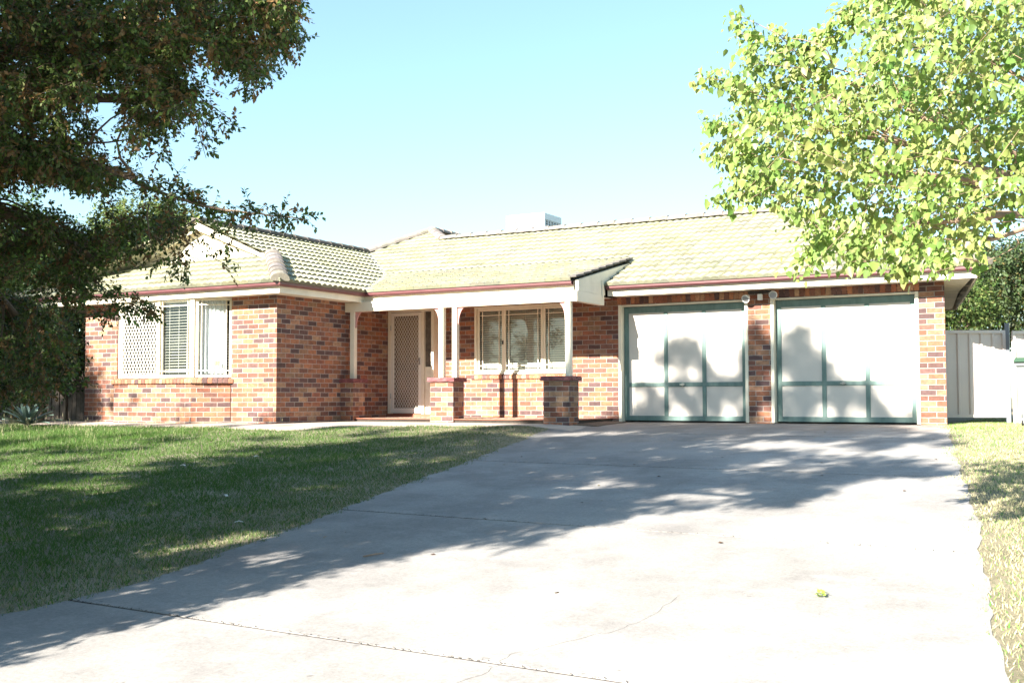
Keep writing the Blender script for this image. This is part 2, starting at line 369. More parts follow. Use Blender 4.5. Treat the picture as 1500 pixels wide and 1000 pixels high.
def build_path():
    mb = MB(); P = []
    for (a, b) in zip(PLOW, PLOW[1:]):
        n = max(1, int(math.hypot(b[0]-a[0], b[1]-a[1])/.25))
        for i in range(n): P.append((a[0]+(b[0]-a[0])*i/n, a[1]+(b[1]-a[1])*i/n+random.uniform(-.03, .03)))
    P.append(PLOW[-1])
    rows = []
    for x, y in P:
        top = -3.5 if x < -4.85 else -.3
        rows.append([Vector((x, y+(top-y)*k/8, 0)) for k in range(9)])
    for r in rows:
        for p in r: p.z = float(G(p.x, p.y))+.012
    for a, b in zip(rows, rows[1:]):
        for k in range(8): mb.quad(a[k], b[k], b[k+1], a[k+1])
        mb.quad(a[0]-Vector((0, 0, .05)), b[0]-Vector((0, 0, .05)), b[0], a[0])
    tag(mb.build('path', M_path), kind='structure')
    m2 = MB()
    m2.box(-4.88, -.12, -1.76, .05, .028, .04)
    o = m2.build('porch_floor', M_tileflr); tag(o, kind='structure')
    m4 = MB(); m4.box(-4.87, -.13, -1.735, .05, -.15, .028); m4.build('slab_edge', M_joint, o)
    m3 = MB()
    for x in np.arange(-4.6, -.2, .3): m3.box(x-.004, x+.004, -1.755, -.02, .0395, .0415)
    for y in np.arange(-1.6, 0, .3): m3.box(-4.86, -.14, y-.004, y+.004, .0393, .0412)
    m3.build('tile_joint', M_mortar, o)
build_path()
# ------------------------------------------------------------------ the house
HOUSE = empty('brick_house', (-2, 0, 0), 'single storey mottled brick house with pale tiled roof, porch and double garage', 'house')
ZS = 2.214; E = 2.386; WX = -4.9; WY = -3.565
def wall(mb, p0, p1, z0, z1, openings=(), depth=.11, u0=0., mats=(0, 0)):
    """vertical wall from p0 to p1 (plan), outside to its right; openings (u0,u1,z0,z1)"""
    p0, p1 = Vector((*p0, 0)), Vector((*p1, 0)); d = p1-p0; L = d.length; d.normalize(); nrm = Vector((d.y, -d.x, 0))
    us = sorted({0, L, *[o[0] for o in openings], *[o[1] for o in openings]}); zs = sorted({z0, z1, *[o[2] for o in openings], *[o[3] for o in openings]})
    for a, b in zip(us, us[1:]):
        for c, e in zip(zs, zs[1:]):
            if any(o[0]-1e-6 <= a and b <= o[1]+1e-6 and o[2]-1e-6 <= c and e <= o[3]+1e-6 for o in openings): continue
            P = [p0+d*a+Vector((0, 0, c)), p0+d*b+Vector((0, 0, c)), p0+d*b+Vector((0, 0, e)), p0+d*a+Vector((0, 0, e))]
            mb.quad(*P, uv=[(u0+a, c), (u0+b, c), (u0+b, e), (u0+a, e)])
    for o in openings:
        for (ua, ca, ub, cb) in ((o[0], o[2], o[0], o[3]), (o[1], o[2], o[1], o[3]), (o[0], o[3], o[1], o[3]), (o[0], o[2], o[1], o[2])):
            A = p0+d*ua+Vector((0, 0, ca)); B = p0+d*ub+Vector((0, 0, cb)); k = nrm*-depth
            if ua == ub: uv = [(u0+ua, ca), (u0+ua+depth, ca), (u0+ua+depth, cb), (u0+ua, cb)]
            else: uv = [(u0+ua, ca), (u0+ua, ca+depth), (u0+ub, ca+depth), (u0+ub, ca)]
            if ua == ub: mb.quad(A, A+k, B+k, B, uv=uv)
            else: mb.quad(A, A+k, B+k, B, uv=uv)
# openings on the front wall (from X=-3.78 to 5.549 along Y=0); z
DOOR_X0, DOOR_X1, DOOR_Y = -4.9, -3.80, -.26
GD = [(0.0, 2.395), (2.785, 5.16)]; GZT = 2.075
WIN = (-3.04, -.93, .84, 2.165)
def build_walls():
    mb = MB()
    x0 = DOOR_X1
    wall(mb, (x0, 0), (5.549, 0), -.2, ZS, [(WIN[0]-x0, WIN[1]-x0, WIN[2], WIN[3])]+[(a-x0, b-x0, -.2, GZT) for a, b in GD], .18, x0)
    wall(mb, (5.549, 0), (4.52, 7.3), -.2, ZS, u0=.12)
    wall(mb, (WX, WY), (WX, 0), -.2, ZS, u0=.12)
    wall(mb, (-9.76, WY), (WX, WY), -.2, ZS, [(.9, 3.81, .0, ZS)], .02)
    wall(mb, (-9.76, -2.2), (-9.76, WY), -.2, ZS)
    wall(mb, (-10.75, -2.2), (-9.76, -2.2), -.2, ZS)
    wall(mb, (-10.75, 12), (-10.75, -2.2), -.2, ZS)
    wall(mb, (4.52, 7.3), (-3.4, 7.3), -.2, ZS); wall(mb, (-3.4, 7.3), (-3.4, 12), -.2, ZS); wall(mb, (-3.4, 12), (-10.75, 12), -.2, ZS)
    # bay: brick apron below the sill, three sides
    B = [(-8.90, WY), (-8.47, -3.98), (-6.50, -3.98), (-5.965, WY)]
    for i in range(3):
        wall(mb, B[i], B[i+1], -.2, .70, u0=i*1.37+.05)
    mb.build('wall', M_brick, HOUSE)
    # dark rooms behind the glass
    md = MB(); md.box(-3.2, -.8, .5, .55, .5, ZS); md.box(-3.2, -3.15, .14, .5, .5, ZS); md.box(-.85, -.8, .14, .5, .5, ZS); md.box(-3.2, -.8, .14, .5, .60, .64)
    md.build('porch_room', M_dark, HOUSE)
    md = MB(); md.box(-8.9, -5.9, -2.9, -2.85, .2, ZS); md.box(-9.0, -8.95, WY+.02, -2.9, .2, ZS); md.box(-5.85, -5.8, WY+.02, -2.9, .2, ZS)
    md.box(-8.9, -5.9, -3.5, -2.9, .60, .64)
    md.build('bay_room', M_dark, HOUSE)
build_walls()
def brick_units(mb, a, b, z0, z1, out, thick, pitch, seed=0, up=None, joint=.01):
    """row of single bricks from a to b (plan), standing from z0 to z1, face at 'out' normal"""
    rnd = random.Random(seed); a, b = Vector((*a, 0)), Vector((*b, 0)); L = (b-a).length; d = (b-a).normalized(); n = Vector((d.y, -d.x, 0))
    k = max(1, round(L/pitch)); pitch = L/k
    Mx = Matrix(((d.x, n.x, 0, a.x), (d.y, n.y, 0, a.y), (0, 0, 1, 0), (0, 0, 0, 1)))
    for i in range(k):
        c = rnd.random(); cc = [p for p in PAL if p[0] <= c][-1][1]; g = rnd.uniform(.8, 1.3)
        mb.cur = 0; mb.col = tuple(x*g for x in cc)
        j = rnd.uniform(-.002, .002)
        if up: # sloping sill brick
            s = up; M2 = Mx @ Matrix.Translation((i*pitch, out+j, 0))
            P = [(joint/2, -thick, z1), (pitch-joint/2, -thick, z1), (pitch-joint/2, 0, z1-s), (joint/2, 0, z1-s)]
            Q = [(x, y, z-.07) for x, y, z in P]
            P = [M2 @ Vector(p) for p in P]; Q = [M2 @ Vector(p) for p in Q]
            mb.poly(P); mb.poly(Q[::-1])
            for u in range(4): mb.quad(P[u], P[(u+1) % 4], Q[(u+1) % 4], Q[u])
        else:
            mb.box(i*pitch+joint/2, (i+1)*pitch-joint/2, out-thick, out+j, z0, z1, Mx)
    mb.cur = 1; mb.col = (1, 1, 1)
    if up:
        mb.box(0, L, out-thick+.002, out-.008, z1-up-.066, z1-up-.004, Mx)
    else: mb.box(0, L, out-thick-.002, out-.008, z0+.001, z1-.001, Mx)
def build_courses():
    mb = MB()
    brick_units(mb, (-.02, 0), (2.42, 0), GZT+.012, ZS-.006, .006, .05, .0865, 1)
    brick_units(mb, (2.765, 0), (5.18, 0), GZT+.012, ZS-.006, .006, .05, .0865, 2)
    mb.build('soldier_course', [M_unit, M_mortar], HOUSE)
build_courses()
# garage doors -------------------------------------------------------
def build_garage_door(x0, x1, seed, lab):
    y = .14; j = .055
    mj = MB()
    for a, b in ((x0, x0+j), (x1-j, x1)): mj.box(a+.001, b, -.012, y+.03, -.02, GZT-.001)
    mj.box(x0+j, x1-j, .02, y+.03, GZT-.03, GZT-.001)
    a, b = x0+j+.006, x1-j-.006
    pn = MB(); pn.box(a, b, y, y+.03, .0, GZT-.035)
    root = pn.build('garage_door', M_panel, HOUSE)
    if lab: root['label'] = lab
    mj.build('door_jamb', M_cream, root, bevel=.003)
    g = MB(); t = .016; H = GZT-.035; W = b-a
    def strip(xa, xb, za, zb, k=0): g.box(xa, xb, y-t-k, y-.0005, za, zb)
    lw = .085
    strip(a, a+lw, .0, H); strip(b-lw, b, .0, H)
    strip(a+lw, b-lw, .0, .085); strip(a+lw, b-lw, H-.115, H)
    m1, m2 = a+lw+(W-2*lw)*.338, a+lw+(W-2*lw)*.675
    zm = .60
    strip(a+lw, b-lw, zm, zm+.075)
    for m in (m1, m2):
        strip(m-.036, m+.036, .085, zm); strip(m-.036, m+.036, zm+.075, H-.115)
    g.build('cover_strip', M_teal, root, bevel=.003)
    h = MB(); hx = (m1+m2)/2-.04; 
    h.tube([(hx, y-t, zm+.037), (hx, y-t-.035, zm+.037)], .026, 12); h.bar((hx-.045, y-t-.04, zm+.037), (hx+.045, y-t-.04, zm+.037), .016, .022)
    h.build('handle', M_metal, root)
build_garage_door(*GD[0], 3, None); build_garage_door(*GD[1], 4, None)
# lattice (diamond security grille) ----------------------------------
def lattice(mb, O, ex, ez, w, h, dx, dz, t=.006, th=.004):
    """diamond mesh in the rectangle O + ex*[0,w] + ez*[0,h]"""
    O, ex, ez = Vector(O), Vector(ex).normalized(), Vector(ez).normalized(); nrm = ex.cross(ez); s = dz/dx
    for sg in (1, -1):
        c = -h/s if sg > 0 else 0; c -= c % dx if c else 0
        c0 = -(int(h/s/dx)+1)*dx if sg > 0 else 0; c1 = w if sg > 0 else w+h/s
        c = c0
        while c < c1:
            pts = []
            # line x = c + sg * z/s
            z_in = [0, h]
            zl = (0-c)*s*sg; zr = (w-c)*s*sg
            lo, hi = max(0, min(zl, zr)), min(h, max(zl, zr))
            if hi-lo > .01:
                A = O+ex*(c+sg*lo/s)+ez*lo; B = O+ex*(c+sg*hi/s)+ez*hi
                mb.bar(A, B, t, th, nrm)
            c += dx
# windows -------------------------------------------------------------
def blind(O, ex, w, z0, z1, parent, pitch=.044, tilt=50, yoff=0):
    O, ex = Vector(O), Vector(ex).normalized(); out = Vector((ex.y, -ex.x, 0)); mb = MB(); z = z0+.03
    ct, st_ = math.cos(R(tilt)), math.sin(R(tilt))
    while z < z1-.03:
        a = O+Vector((0, 0, z-O.z)); dv = (out*ct - Vector((0, 0, 1))*st_)*.023
        mb.quad(a-dv, a+ex*w-dv, a+ex*w+dv, a+dv)
        z += pitch
    for f in (.2, .5, .8):
        a = O+ex*w*f+out*.02; mb.bar((a.x, a.y, z0+.02), (a.x, a.y, z1), .004, .003)
    mb.box(0, w, -.02, .025, z1-.045, z1-.005, Matrix(((ex.x, out.x, 0, O.x), (ex.y, out.y, 0, O.y), (0, 0, 1, 0), (0, 0, 0, 1))))
    mb.build('blind', M_blind, parent)
def sash(mb, O, ex, w, z0, z1, bars=True, fw=.045, inset=.11, depth=.03):
    """frame with colonial glazing bars"""
    O, ex = Vector(O), Vector(ex).normalized(); out = Vector((ex.y, -ex.x, 0))
    Mx = Matrix(((ex.x, out.x, 0, O.x), (ex.y, out.y, 0, O.y), (0, 0, 1, 0), (0, 0, 0, 1)))
    mb.box(0, fw, -depth, 0, z0, z1, Mx); mb.box(w-fw, w, -depth, 0, z0, z1, Mx)
    mb.box(fw, w-fw, -depth, -.001, z0, z0+fw, Mx); mb.box(fw, w-fw, -depth, -.001, z1-fw, z1, Mx)
    if bars:
        b = .008
        for u in ((inset, w-inset) if w > .45 else ()):
            mb.box(u-b, u+b, -depth*.7, -.006, z0+fw, z1-fw, Mx)
        for z in (z0+inset+.02, z1-inset-.02): mb.box(fw, w-fw, -depth*.7, -.007, z-b, z+b, Mx)
def pane(mb, O, ex, w, z0, z1, depth=.022):
    O, ex = Vector(O), Vector(ex).normalized(); out = Vector((ex.y, -ex.x, 0)); a = O-out*depth; b = a+ex*w
    mb.quad((a.x, a.y, z0), (b.x, b.y, z0), (b.x, b.y, z1), (a.x, a.y, z1))
def build_porch_window():
    x0, x1, z0, z1 = WIN; y = .05; zb = z0+.02
    fr = MB(); w = x1-x0
    fr.box(x0+.001, x0+.04, -.004, .1, zb, z1-.001); fr.box(x1-.04, x1-.001, -.004, .1, zb, z1-.001); fr.box(x0+.04, x1-.04, -.003, .1, z1-.04, z1-.001); fr.box(x0+.04, x1-.04, -.003, .1, zb, zb+.035)
    n = [(.04, .63), (.63, 1.48), (1.48, w-.04)]
    for i, (a, b) in enumerate(n):
        sash(fr, (x0+a, y-(.012 if i == 1 else 0), 0), (1, 0, 0), b-a, zb+.035, z1-.04)
    root = fr.build('window', M_frame, HOUSE, bevel=.002)
    gl = MB(); pane(gl, (x0+.05, y, 0), (1, 0, 0), w-.1, zb+.04, z1-.05, .03); gl.build('glass', M_glass, root)
    blind((x0+.05, .16, z0), (1, 0, 0), w-.1, z0+.03, z1-.03, root)
    ch = MB(); ch.box(x0+.605, x0+.625, y-.035, y-.012, 1.43, 1.50); ch.build('catch', M_black, root)
    sl = MB(); brick_units(sl, (x0-.07, 0), (x1+.07, 0), 0, z0+.03, .03, .13, .0865, 5, up=.03); sl.build('sill', [M_unit, M_mortar], root)
build_porch_window()
def build_bay():
    z0, z1 = .79, ZS-.003
    P = [(-8.78, WY-.02), (-8.40, -3.885), (-6.58, -3.885), (-6.08, WY-.005)]
    fr = MB(); sizes = []
    root = None
    # front: screened sash, blind sash, then corner post
    a, b = P[1][0], P[2][0]; y = P[1][1]; m = a+(b-a)*.53
    sash(fr, (a, y, 0), (1, 0, 0), m-a, z0, z1, False, .05, depth=.05); sash(fr, (m, y-.01, 0), (1, 0, 0), b-m-.02, z0, z1, True, .045, .10, .05)
    fr.box(b-.03, b+.05, y-.015, y+.06, z0, z1); fr.box(a-.05, a+.001, y-.015, y+.06, z0, z1)
    d = Vector((P[3][0]-P[2][0], P[3][1]-P[2][1], 0)); L = d.length; dn = d.normalized()
    sash(fr, (P[2][0]+.04*dn.x+.02, P[2][1]+.04*dn.y, 0), dn, L+.05, z0, z1, True, .045, .10, .05)
    d2 = Vector((P[1][0]-P[0][0], P[1][1]-P[0][1], 0)); sash(fr, (*P[0], 0), d2, d2.length-.03, z0, z1, True, .045, .1, .05)
    root = fr.build('bay_window', M_frame, HOUSE, bevel=.002)
    gl = MB(); pane(gl, (m+.03, y, 0), (1, 0, 0), b-m-.06, z0+.03, z1-.03, .035); pane(gl, (a+.03, y, 0), (1, 0, 0), m-a-.05, z0+.03, z1-.03, .035)
    pane(gl, (P[2][0]+.05, P[2][1]+.04, 0), dn, L-.09, z0+.03, z1-.03, .03); pane(gl, (*P[0], 0), d2, d2.length-.05, z0+.03, z1-.03, .03)
    gl.build('glass', M_glass, root)
    sc_ = MB(); lattice(sc_, (a+.05, y-.012, z0+.05), (1, 0, 0), (0, 0, 1), m-a-.1, z1-z0-.1, .072, .118, .010, .006)
    sc_.bar((a+.045, y-.012, z0+.045), (m-.045, y-.012, z0+.045), .02, .012); sc_.build('security_screen', M_screen, root)
    blind((m+.03, y+.12, z0), (1, 0, 0), b-m-.08, z0+.02, z1-.02, root, .052, 15); blind((a+.03, y+.12, z0), (1, 0, 0), m-a-.06, z0+.02, z1-.02, root, .052, 5)
    cu = MB(); o = Vector((P[2][0]-.02, P[2][1]+.11, 0)); n = 24
    for i in range(n):
        def cpt(k): 
            q = o+dn*(L-.04)*k/n; return q+Vector((dn.y, -dn.x, 0))*(.02*math.sin(k*1.9))
        p, q = cpt(i), cpt(i+1); cu.quad((p.x, p.y, z0+.02), (q.x, q.y, z0+.02), (q.x, q.y, z1-.02), (p.x, p.y, z1-.02))
    cu.build('curtain', M_curtain, root)
    st = MB(); q = Vector((P[2][0]+.04, P[2][1]+.035, 0))+dn*(L*.66); nn = Vector((dn.y, -dn.x, 0)); q = q+nn*-.012
    st.bar((q.x, q.y, 1.00), (q.x, q.y, 1.085), .075, .004, nn); st.build('sticker', simple('sticker_paper', (.33, .27, .14), .6, .6, 45), root)
    sl = MB(); B = [(-8.98, WY), (-8.50, -4.0), (-6.47, -4.0), (-5.90, WY)]
    for i in range(3): brick_units(sl, B[i], B[i+1], 0, .785, .02, .14, .0865, 20+i, up=.03)
    sl.build('sill', [M_unit, M_mortar], root)
    # lining above the bay windows and closing boards
    cl = MB(); cl.poly([(-8.9, WY, ZS-.002), (-8.47, -3.95, ZS-.002), (-6.5, -3.95, ZS-.002), (-5.96, WY, ZS-.002)]); cl.build('bay_lining', M_soffit, root)
build_bay()
# front door ----------------------------------------------------------
def build_door():
    y = DOOR_Y; x0, x1 = DOOR_X0+.01, DOOR_X1; zb, zt = .10, 2.105; xs = -4.06
    st = MB(); st.box(x0, x1, y-.06, .12, -.1, zb-.001); st.build('door_step', M_tileflr, HOUSE)
    fr = MB()
    fr.box(x0, x0+.07, y-.02, .1, zb, ZS); fr.box(x1-.06, x1, y-.02, .1, zb, ZS); fr.box(x0+.07, x1-.06, y-.02, .1, zt, ZS); fr.box(xs-.03, xs+.03, y-.018, .1, zb, zt)
    fr.box(xs+.03, x1-.06, y+.03, y+.06, zb, 1.02)
    fr.box(xs+.05, x1-.075, y+.022, y+.03, .2, .9)
    root = fr.build('door', M_cream, HOUSE, bevel=.003)
    lf = MB(); lf.box(x0+.07, xs-.03, y+.07, y+.11, zb, zt); lf.build('door_leaf', simple('inner_door_paint', (.20, .15, .11), .6, .2, 3), root)
    dp = MB(); 
    for a, b in ((x0+.16, -4.52), (-4.42, xs-.12)):
        for c, e in ((.25, .95), (1.1, 1.95)): dp.box(a, b, y+.062, y+.07, c, e)
    dp.build('door_panel', simple('inner_panel_paint', (.26, .19, .13), .6, .2, 3), root)
    s = MB(); a, b = x0+.075, xs-.035
    for p, q in ((a, a+.065), (b-.065, b)): s.box(p, q, y-.015, y+.012, zb+.01, zt-.01)
    s.box(a+.065, b-.065, y-.014, y+.012, zb+.01, zb+.11); s.box(a+.065, b-.065, y-.014, y+.012, zt-.075, zt-.01)
    sd_ = s.build('screen_door', M_screen, root, bevel=.003)
    g = MB(); lattice(g, (a+.06, y+.0, zb+.10), (1, 0, 0), (0, 0, 1), b-a-.12, zt-zb-.175, .062, .098, .007, .005); g.build('grille', M_screen, sd_)
    h = MB(); hx = b-.032; h.bar((hx, y-.02, 1.06), (hx, y-.02, 1.2), .028, .012, (0, 1, 0)); h.bar((hx+.01, y-.055, 1.15), (hx-.11, y-.055, 1.15), .018, .018); h.bar((hx, y-.02, 1.15), (hx, y-.06, 1.15), .014, .014)
    h.build('handle', M_metal, sd_)
    for z in (.4, 1.75): hi = MB(); hi.tube([(a-.002, y-.02, z), (a-.002, y-.02, z+.1)], .011, 8); hi.build('hinge', M_metal, sd_)
    gl = MB(); gl.quad((xs+.03, y+.045, 1.02), (x1-.06, y+.045, 1.02), (x1-.06, y+.045, zt), (xs+.03, y+.045, zt))
    gl.build('sidelight', simple('patterned_glass', (.10, .085, .07), .25, .4, 16, .3), root)
build_door()
# piers, posts, beam ---------------------------------------------------
def pier(x0, x1, parent):
    mb = MB(); y0, y1 = -1.78, -1.42
    for i, (p, q) in enumerate((((x0, y0), (x1, y0)), ((x1, y0), (x1, y1)), ((x1, y1), (x0, y1)), ((x0, y1), (x0, y0)))):
        wall(mb, p, q, -.25, .70, u0=[.0, .06, .3, .18][i])
    r = mb.build('pier', M_brick2, parent)
    c = MB(); n = 10; random.seed(int(x0*100))
    c.box(x0-.04, x1+.04, y0-.04, y1+.04, .70, .772); o = c.build('pier_cap', M_maroon, r)
    bm = bmesh.new(); bm.from_mesh(o.data); bmesh.ops.subdivide_edges(bm, edges=bm.edges, cuts=7, use_grid_fill=True)
    for v in bm.verts: v.co += Vector((random.uniform(-1, 1), random.uniform(-1, 1), random.uniform(-.7, .7)))*.006
    bm.to_mesh(o.data); bm.free(); return r
pier(-5.02+.12, -4.60, HOUSE); pier(-2.885, -2.40, HOUSE); pier(-.60, -.115, HOUSE)
def post(x, parent):
    mb = MB(); mb.box(x-.048, x+.048, -1.648, -1.552, .772, 2.03); return mb.build('post', M_cream, parent, bevel=.004)
def bracket(x, sgn, parent):
    mb = MB(); n = 9; W_, H_ = .17, .30; y0, y1 = -1.612, -1.588; z = 2.03
    arc = [(sgn*(W_-(W_-.02)*math.sin(math.pi/2*k/n)), -(H_)*(1-math.cos(math.pi/2*k/n))) for k in range(n+1)]
    pts = [(0, 0)]+arc; 
    f = [(x+u, y0, z+v) for u, v in pts]+[(x, y0, z-H_)]; b = [(x+u, y1, z+v) for u, v in pts]+[(x, y1, z-H_)]
    for i in range(1, len(f)-1): mb.poly([f[0], f[i], f[i+1]]); mb.poly([b[0], b[i+1], b[i]])
    for i in range(len(f)): j = (i+1) % len(f); mb.quad(f[i], f[j], b[j], b[i])
    mb.build('bracket', M_pink, parent)
for x, br in ((-4.735, (1,)), (-2.745, (-1,)), (-2.46, (1,)), (-.205, (-1,))):
    p = post(x, HOUSE)
    for s_ in br: bracket(x+s_*.048, s_, p)
def build_porch_frame():
    mb = MB(); mb.box(-4.895, -.13, -1.66, -1.54, 2.03, 2.21); mb.box(-.13, -.02, -1.66, -.56, 2.03, 2.21)
    mb.build('porch_beam', M_cream, HOUSE, bevel=.004)
    c = MB(); c.box(-4.89, -.14, -1.53, -.002, 2.196, 2.206)
    c.build('porch_ceiling', M_soffit, HOUSE)
build_porch_frame()
# eaves: gutter and fascia swept along the eave lines -------------------
def sweep(mb, path, prof, closed_ends=True):
    """path: plan points, outside on the right; prof: (outward, z) loop"""
    P = [Vector((*p, 0)) for p in path]; ringz = []
    for i, p in enumerate(P):
        ns = []
        for a, b in ((i-1, i), (i, i+1)):
            if a >= 0 and b < len(P): d = (P[b]-P[a]).normalized(); ns.append(Vector((d.y, -d.x, 0)))
        if len(ns) == 2: n = (ns[0]+ns[1]); n = n/(n.dot(ns[0]))
        else: n = ns[0]
        ringz.append([p+n*o+Vector((0, 0, z)) for o, z in prof])
    for a, b in zip(ringz, ringz[1:]):
        for k in range(len(prof)): j = (k+1) % len(prof); mb.quad(a[k], b[k], b[j], a[j])
    if closed_ends: mb.poly(ringz[0]); mb.poly(ringz[-1][::-1])
GP = [(0, 2.39), (0, 2.335), (-.022, 2.312), (-.095, 2.309), (-.095, 2.392), (-.088, 2.392), (-.088, 2.318), (-.03, 2.32), (-.008, 2.34), (-.008, 2.378), (-.016, 2.39)]
FP = [(-.10, 2.375), (-.10, 2.20), (-.122, 2.20), (-.122, 2.375)]
X_L, X_W, Y_W, Y_P, Y_G, X_G = -11.19, -4.407, -4.055, -1.68, -.56, 6.2
EV = [[(X_L, 6), (X_L, Y_W), (X_W, Y_W), (X_W, Y_P), (-.12, Y_P)], [(-.0, Y_G), (X_G, Y_G), (5.02, 6.15), (4.2, 6.55)]]
for path in EV:
    g = MB(); sweep(g, path, GP); go = g.build('gutter', M_gutter, HOUSE)
    f = MB(); sweep(f, path, FP); f.build('fascia', M_cream, HOUSE)
sf = MB()
def sflat(x0, x1, y0, y1, z=ZS): sf.quad((x0, y0, z), (x1, y0, z), (x1, y1, z), (x0, y1, z))
sf.poly([(0, Y_G+.2, ZS), (6.0, Y_G+.2, ZS), (5.5, 2.0, ZS), (4.86, 5.95, ZS), (4.4, 6.2, ZS), (4.9, 2, ZS), (5.2, .1, ZS), (0, .1, ZS)]); sflat(X_L+.11, X_W-.11, Y_W+.11, WY+.1); sflat(WX-.1, X_W-.11, WY+.1, Y_P-.0)
sflat(X_L+.11, -9.7, WY+.1, 12); sflat(-4.4, -.13, Y_P+.11, -1.54)
sf.build('soffit', M_soffit, HOUSE)
# joint strips of the side soffit
ss = MB()
for y in (.9, 2.1, 3.3, 4.5):
    ss = MB(); ss.box(5.56-.141*y, 5.98-.165*y, y, y+.03, ZS-.006, ZS-.001); ss.build('soffit_strip', M_frame, HOUSE)
# roof ------------------------------------------------------------------
S1 = .414; SW = .43
RZ = 4.135; RY = Y_G+(RZ-E)/S1
XR = -7.8; WZ = E+SW*(X_W-XR); WE = Y_G+(WZ-E)/S1
AP = Vector((-7.06, 4.60, E+S1*(4.60-Y_G)))
YB = .94; ZB = E+S1*(YB-Y_G); XV = X_W-(ZB-E)/SW; SP = (ZB-E)/(YB-Y_P)
roof_bm = bmesh.new(); rc = roof_bm.loops.layers.float_color.new('Col')
def roof_face(poly, zfun, up, tint=1., seed=0, eave=True):
    """tiles over the convex plan polygon; zfun(x,y) height; up = plan unit vector uphill; one global tile grid per slope"""
    up = Vector((*up, 0)); e = Vector((up.y, -up.x, 0)); P = [Vector((*p, 0)) for p in poly]
    rise = zfun(*(up)[:2])-zfun(0, 0); k = math.sqrt(1+rise*rise); n3 = Vector((-up.x*rise, -up.y*rise, 1)).normalized()
    us = [p.dot(e) for p in P]; vs = [p.dot(up) for p in P]
    bm = bmesh.new(); cl = bm.loops.layers.float_color.new('Col'); rnd = random.Random(seed)
    gauge = .325/k; v00 = VREF.get(seed, min(vs)); j0 = math.floor((min(vs)-v00)/gauge-1e-6); j1 = math.ceil((max(vs)-v00)/gauge)
    du = .025; i0 = math.floor(min(us)/du)-1; i1 = math.ceil(max(us)/du)+1
    def pt(u, v, h):
        q = e*u+up*v; q.z = zfun(q.x, q.y); return q+n3*h
    def prof(u):
        a = (u/.15) % 1.
        b = (u/.30) % 1.; return .030*math.sin(math.pi*a)**.9 - (.016 if b < .06 or b > .96 else 0)
    cache = {}
    for j in range(j0, j1):
        va, vb = v00+j*gauge-.004, v00+(j+1)*gauge+.004
        lo = [bm.verts.new(pt(i*du, va, .038+prof(i*du))) for i in range(i0, i1+1)]
        hi = [bm.verts.new(pt(i*du, vb, .002+prof(i*du))) for i in range(i0, i1+1)]
        lip = [bm.verts.new(pt(i*du, va+.004, -.002)) for i in range(i0, i1+1)]
        for i in range(i1-i0):
            tid = math.floor((i+i0)*du/.30+1e-6); key = (j, tid)
            if key not in cache:
                g = rnd.uniform(.80, 1.14)*tint; cache[key] = (g*rnd.uniform(.95, 1.05), g, g*rnd.uniform(.85, 1.06), 1)
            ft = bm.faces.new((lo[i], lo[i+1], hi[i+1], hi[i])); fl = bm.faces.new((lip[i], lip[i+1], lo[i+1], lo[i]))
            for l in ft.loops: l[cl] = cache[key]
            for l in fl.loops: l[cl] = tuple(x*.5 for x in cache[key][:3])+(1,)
    c = sum(P, Vector())/len(P)
    for a, b in zip(P, P[1:]+P[:1]):
        d = b-a; nn = Vector((d.y, -d.x, 0)).normalized()
        if nn.dot(c-a) > 0: nn = -nn
        if eave and abs(nn.dot(up)+1) < .01: continue                       # eave edge: leave the tile ends proud
        bmesh.ops.bisect_plane(bm, geom=bm.verts[:]+bm.edges[:]+bm.faces[:], plane_co=a, plane_no=nn, clear_outer=True)
    me = bpy.data.meshes.new('t'); bm.to_mesh(me); bm.free(); roof_bm.from_mesh(me); bpy.data.meshes.remove(me)
    # under-board
    base = [roof_bm.verts.new((p.x, p.y, zfun(p.x, p.y)-.025)) for p in P]; roof_bm.faces.new(base)
zF = lambda x, y: E+S1*(y-Y_G)
zP = lambda x, y: E+SP*(y-Y_P)
zWR = lambda x, y: E+SW*(X_W-x)
zWL = lambda x, y: E+SW*(x-X_L+.0) if True else 0
zWF = lambda x, y: E+SW*(y-Y_W)
HA = Vector((-1.18, 6.71, 0)).normalized(); HU = Vector((-HA.y, HA.x, 0)); RE_ = Vector((X_G-(RY-Y_G), RY, 0))
SR = (RZ-E)/((RE_-Vector((X_G, Y_G, 0))).dot(HU))
zR = lambda x, y: E+SR*((Vector((x, y, 0))-Vector((X_G, Y_G, 0))).dot(HU))
VREF = {1: Y_P-.02, 2: Y_G-.02, 3: -X_W-.02, 4: X_L-.02, 5: Y_W-.02, 6: Vector((X_G, Y_G, 0)).dot(HU)-.02}
YG = -2.4; HW = (X_W-XR)-(YG-Y_W)
hipY = -2.62; hx = X_W-(hipY-Y_W)
roof_face([(X_W, Y_P), (-.12, Y_P), (-.12, YB), (XV, YB)], zP, (0, 1), 1., 1)
roof_face([(-.12, Y_G), (X_G, Y_G), (X_G-(YB-Y_G), YB), (-.12, YB)], zF, (0, 1), 1., 2)
lx = XR+(AP.x-XR)*(RY-WE)/(AP.y-WE)
roof_face([(XV, YB), (X_G-(YB-Y_G), YB), (X_G-(RY-Y_G), RY), (lx, RY), (XR, WE)], zF, (0, 1), 1., 2, eave=False)
roof_face([(lx, RY), (AP.x+AP.y-RY, RY), (AP.x, AP.y)], zF, (0, 1), 1., 2, eave=False)
roof_face([(X_W, Y_W), (X_W, hipY), (hx, hipY)], zWR, (-1, 0), .95, 3)
roof_face([(X_W, hipY), (X_W, Y_P), (XV, YB), (XR, WE), (XR, hipY)], zWR, (-1, 0), .95, 3)
roof_face([(X_L, Y_W), (X_W, Y_W), (XR+HW, YG), (XR-HW, YG)], zWF, (0, 1), .9, 5)
